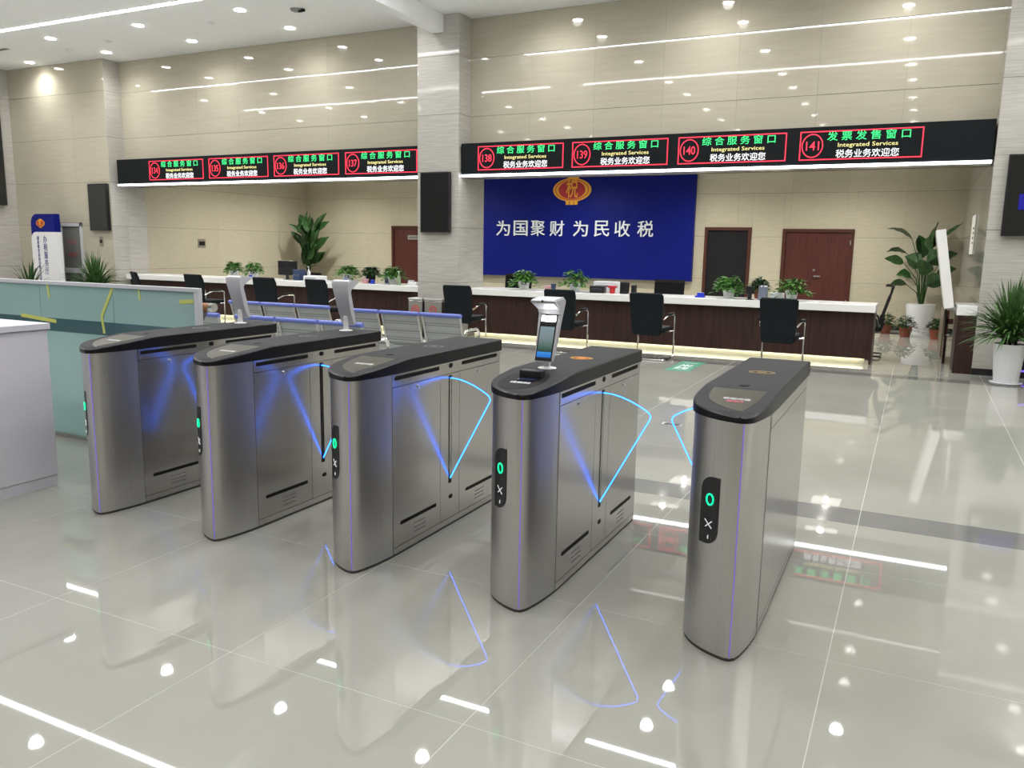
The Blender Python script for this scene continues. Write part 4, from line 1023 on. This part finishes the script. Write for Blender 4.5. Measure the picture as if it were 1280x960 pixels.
    def inset(mg, dz, m, name, par):
        b = BM(); prev = None
        for y in yb:
            l = xl(max(0.001, y - mg)) + mg * .95; r = xr(max(0.001, y - mg)) - mg * .9
            if recess == 'oval':
                cy = 0.22; q = max(0, 1 - ((y - cy) / 0.17) ** 2) ** .5; l = -0.155 - 0.105 * q; r = -0.155 + 0.105 * q
            if r <= l: r = l + 0.001
            cur = (b.verts.new((l, y, ztop(y) + dz)), b.verts.new((r, y, ztop(y) + dz)), b.verts.new((l, y, ztop(y) - 0.002)), b.verts.new((r, y, ztop(y) - 0.002)))
            if prev:
                b.faces.new((prev[0], prev[1], cur[1], cur[0])); b.faces.new((prev[0], cur[0], cur[2], prev[2])); b.faces.new((prev[1], prev[3], cur[3], cur[1]))
            else: b.faces.new((cur[0], cur[1], cur[3], cur[2]))
            prev = cur
        b.faces.new((prev[0], prev[2], prev[3], prev[1]))
        return obj(name, b, m, par)
    ins_o = inset(0.045, 0.0012, M_slot if recess == 'oval' else M_inset, 'display_window', cap)
    sl = math.atan2(ztop(0.3) - ztop(0.15), 0.15)
    Mt = Matrix.Translation((-0.19, 0.215, ztop(0.215) + 0.002)) @ Matrix.Rotation(sl, 4, 'X')
    if recess == 'oval':
        bb = BM(); box(bb, -0.195, -0.085, 0.245, 0.30, ztop(0.27), ztop(0.27) + 0.035, bev=0.004); obj('reader_block', bb, M_black, cap)
        bb = BM(); box(bb, -0.18, -0.10, 0.19, 0.243, ztop(0.22) + 0.0015, ztop(0.22) + 0.006); obj('reader_glass', bb, mat('reader_blue', (0.03, 0.04, 0.09), 0.1), cap)
        text_obj('reader_text', '请刷码', M_lett, cap, 0.10, 0.03, Matrix.Translation((-0.20, 0.15, ztop(0.15) + 0.002)) @ Matrix.Rotation(sl, 4, 'X'), ext=0.0004, bold=0.01)
    else:
        text_obj('display_text', '欢迎光临', E_tick, cap, 0.11, 0.028, Mt, ext=0.0004, bold=0.02)
        if idx == 4: text_obj('display_text', '请通行', emat('display_red', (1, 0.15, 0.25), 0.5), cap, 0.07, 0.022, Mt @ Matrix.Translation((0.02, -0.035, 0)), ext=0.0004, bold=0.02)
    if recess != 'oval':
        obj('camera_hole', lathe(BM(), [(0.022, 1.0455), (0.022, 1.0475)], 16, c=(-0.152, 0.478)), M_slot, cap)
    # emblem on the cap
    ecol = {'gold': M_gold, 'grey': mat('emblem_dull', (0.17, 0.165, 0.16), 0.4), 'faint': mat('emblem_faint', (0.36, 0.26, 0.12), 0.4)}[emb]
    Me = Matrix.Translation((-0.152, 0.92, 1.0455)) @ Matrix.Rotation(-PI / 2, 4, 'X')
    eb = ring_prism(BM(), 0, 0, 0.062, 0.050, 0.006, -0.0, 0.0012, 28)
    ring_prism(eb, 0, 0, 0.050, 0.038, 0.004, -0.0, 0.0012, 24)
    bmesh.ops.transform(eb, matrix=Matrix.Translation((-0.152, 0.92, 1.0455)) @ Matrix.Rotation(PI / 2, 4, 'X'), verts=eb.verts[:])
    eo = obj('cap_emblem', eb, ecol, cap)
    if emb == 'gold':
        ff = BM(); lathe(ff, [(0.033, 1.0458), (0.033, 1.0465)], 20, c=(-0.152, 0.92)); obj('emblem_field', ff, M_red, eo)
        text_obj('emblem_character', '税', M_gold, eo, 0.045, 0.06, Matrix.Translation((-0.175, 0.89, 1.0468)), ext=0.0003)
    else:
        text_obj('emblem_character', '税', ecol, eo, 0.045, 0.05, Matrix.Translation((-0.175, 0.895, 1.0468)), ext=0.0003)
    # indicator on the nose: two opposite corners rounded
    x0, x1, z0, z1 = -0.222, -0.140, 0.462, 0.742; r = 0.055
    pts = [(x1, z1)] + [(x0 + r - r * math.sin(a), z1 - r + r * math.cos(a)) for a in [i * PI / 12 for i in range(7)]] + [(x0, z0)] + [(x1 - r + r * math.sin(a), z0 + r - r * math.cos(a)) for a in [i * PI / 12 for i in range(7)]]
    ind = obj('indicator_panel', nose_ngon(pts, 0.0025), M_black, t)
    b = BM(); cx, cz = -0.180, 0.648
    tube(b, [(cx + 0.015 * math.cos(a), fy(cx + 0.015 * math.cos(a)) - 0.004, cz + 0.022 * math.sin(a)) for a in [i * PI / 12 for i in range(25)]], 0.0032, 6, cap=False)
    obj('green_ring', b, E_ring, ind)
    b = BM(); cz = 0.545
    for (ax, az, bx_, bz) in ((-0.018, 0.018, 0.014, -0.014), (0.014, 0.016, -0.014, -0.012), (0.0, -0.045, 0.0, -0.06)):
        tube(b, [(cx + ax, fy(cx + ax) - 0.004, cz + az), (cx + bx_, fy(cx + bx_) - 0.004, cz + bz)], 0.0022, 5)
    obj('cross_mark', b, E_tick, ind)
    b = BM(); xe = -0.060
    box(b, xe - 0.0015, xe + 0.0015, fy(xe) - 0.0022, fy(xe) + 0.003, 0.02, 0.970); obj('edge_light', b, emat('edge_violet', (0.20, 0.13, 0.85), 0.55), t)
    # flaps
    for sgn, flap in ((1, right), (-1, left)):
        if not flap: continue
        pz = [(0.0, 0.882), (0.05, 0.879), (0.10, 0.868), (0.15, 0.851), (0.20, 0.828), (0.236, 0.808), (0.252, 0.795), (0.258, 0.780), (0.254, 0.764), (0.20, 0.664), (0.10, 0.478), (0.0, 0.290)]
        P = [((p[0] if sgn > 0 else -WID - p[0]), p[1]) for p in pz]
        o0 = 0.0016 * sgn
        fo = obj('flap', prism(BM(), [(p[0] + o0, p[1]) for p in P], 'y', 0.853, 0.861), M_acryl, t)
        tp = [(p[0] + o0, 0.857, p[1]) for p in P]
        obj('flap_light', tube(BM(), tp, 0.0029, 6), E_flap, fo, smooth=True)
    return t
def scanner(x, y, rz, label):
    t = thing('face_scanner', label, 'face scanner', (x, y, 1.046), rz)
    obj('foot_disc', lathe(BM(), [(0.045, 0), (0.045, 0.004), (0.02, 0.010)], 24), M_white, t, smooth=True)
    obj('pole', lathe(BM(), [(0.017, 0.008), (0.017, 0.095), (0.012, 0.10)], 16), M_white, t, smooth=True)
    # side profile: (y,z), user side is -y
    prof = [(-0.060, 0.040), (0.020, 0.262), (0.010, 0.285), (-0.030, 0.305), (-0.075, 0.318), (-0.082, 0.330), (-0.070, 0.336), (0.040, 0.345), (0.062, 0.335), (0.068, 0.31), (0.050, 0.235), (0.000, 0.085), (-0.028, 0.034)]
    b = BM(); prism(b, prof, 'x', -0.062, 0.062)
    for v in b.verts:
        k = min(1, max(0, (v.co.z - 0.04) / 0.30)); v.co.x *= 0.72 + 0.34 * k * k
    bmesh.ops.bevel(b, geom=[e for e in b.edges if abs(e.verts[0].co.x - e.verts[1].co.x) < 0.002], offset=0.006, segments=2, affect='EDGES')
    sh = obj('shell', b, mat('scanner_silver', (0.55, 0.55, 0.60), 0.35), t, smooth=True)
    d = Vector((0, 0.080, 0.222)).normalized(); n = Vector((0, -d.z, d.y))
    R = Matrix((Vector((1, 0, 0)), d, -n)).transposed().to_4x4()   # x right, y up the face
    R = Matrix(((1, 0, 0, 0), (0, d.y, n.y, -0.060), (0, d.z, n.z, 0.040), (0, 0, 0, 1)))
    g = bx(-0.042, 0.042, 0.004, 0.232, -0.004, 0.003); bmesh.ops.transform(g, matrix=R, verts=g.verts[:]); gl = obj('glass_front', g, M_screen, t)
    m, nt, p = nodes('scanner_picture')
    tc = nt.nodes.new('ShaderNodeTexCoord'); sp = nt.nodes.new('ShaderNodeSeparateXYZ'); nz = nt.nodes.new('ShaderNodeTexNoise'); nz.inputs['Scale'].default_value = 28
    rp = nt.nodes.new('ShaderNodeValToRGB'); rp.color_ramp.interpolation = 'LINEAR'
    el = rp.color_ramp.elements; el[0].position = 0.0; el[0].color = (0.01, 0.12, 0.5, 1); el[1].position = 1.0; el[1].color = (0.20, 0.27, 0.30, 1)
    for pos, c in ((0.17, (0.03, 0.25, 0.7, 1)), (0.19, (0.02, 0.04, 0.04, 1)), (0.33, (0.05, 0.11, 0.08, 1)), (0.6, (0.16, 0.21, 0.22, 1))):
        e = el.new(pos); e.color = c
    mx = nt.nodes.new('ShaderNodeMix'); mx.data_type = 'RGBA'; mx.blend_type = 'MULTIPLY'; mx.inputs[0].default_value = 0.5
    L = nt.links.new
    L(tc.outputs['Generated'], sp.inputs[0]); L(sp.outputs['Z'], rp.inputs[0]); L(tc.outputs['Generated'], nz.inputs['Vector']); L(rp.outputs[0], mx.inputs[6]); L(nz.outputs['Color'], mx.inputs[7])
    L(mx.outputs[2], p.inputs['Emission Color']); p.inputs['Emission Strength'].default_value = 1.0; p.inputs['Base Color'].default_value = (0.01, 0.01, 0.01, 1); p.inputs['Roughness'].default_value = 0.1
    g = bx(-0.036, 0.036, 0.020, 0.172, 0.0031, 0.0038); bmesh.ops.transform(g, matrix=R, verts=g.verts[:]); obj('picture', g, m, gl)
    g = bx(-0.036, 0.036, 0.198, 0.226, 0.0031, 0.0060); bmesh.ops.transform(g, matrix=R, verts=g.verts[:]); obj('light_bar', g, emat('scan_light', (1, 0.98, 0.95), 14.0), gl)
    obj('camera_eye', tube(BM(), [(0, -0.088, 0.329), (0, -0.076, 0.327)], 0.006, 10), M_black, sh)
    return t
GX = [-4.20, -3.27, -2.34, -1.415, -0.48]
gate(0, GX[0], 'stainless steel turnstile farthest left, beside the glass partition', left=False)
gate(1, GX[1], 'stainless steel turnstile second from left, scanner at its rear end')
gate(2, GX[2], 'stainless steel turnstile in the middle of the row')
gate(3, GX[3], 'stainless steel turnstile with the lit face scanner facing the camera', recess='oval', emb='gold')
gate(4, GX[4], 'stainless steel turnstile farthest right, plain outer side', right=False, emb='faint')
scanner(-1.570, 3.575, 0.06, 'silver face scanner with lit screen on the fourth turnstile, facing the camera')
scanner(-3.445, 4.435, PI + 0.1, 'silver face scanner seen from behind on the second turnstile')
scanner(-4.385, 4.42, PI + 0.1, 'silver face scanner seen from behind on the leftmost turnstile')
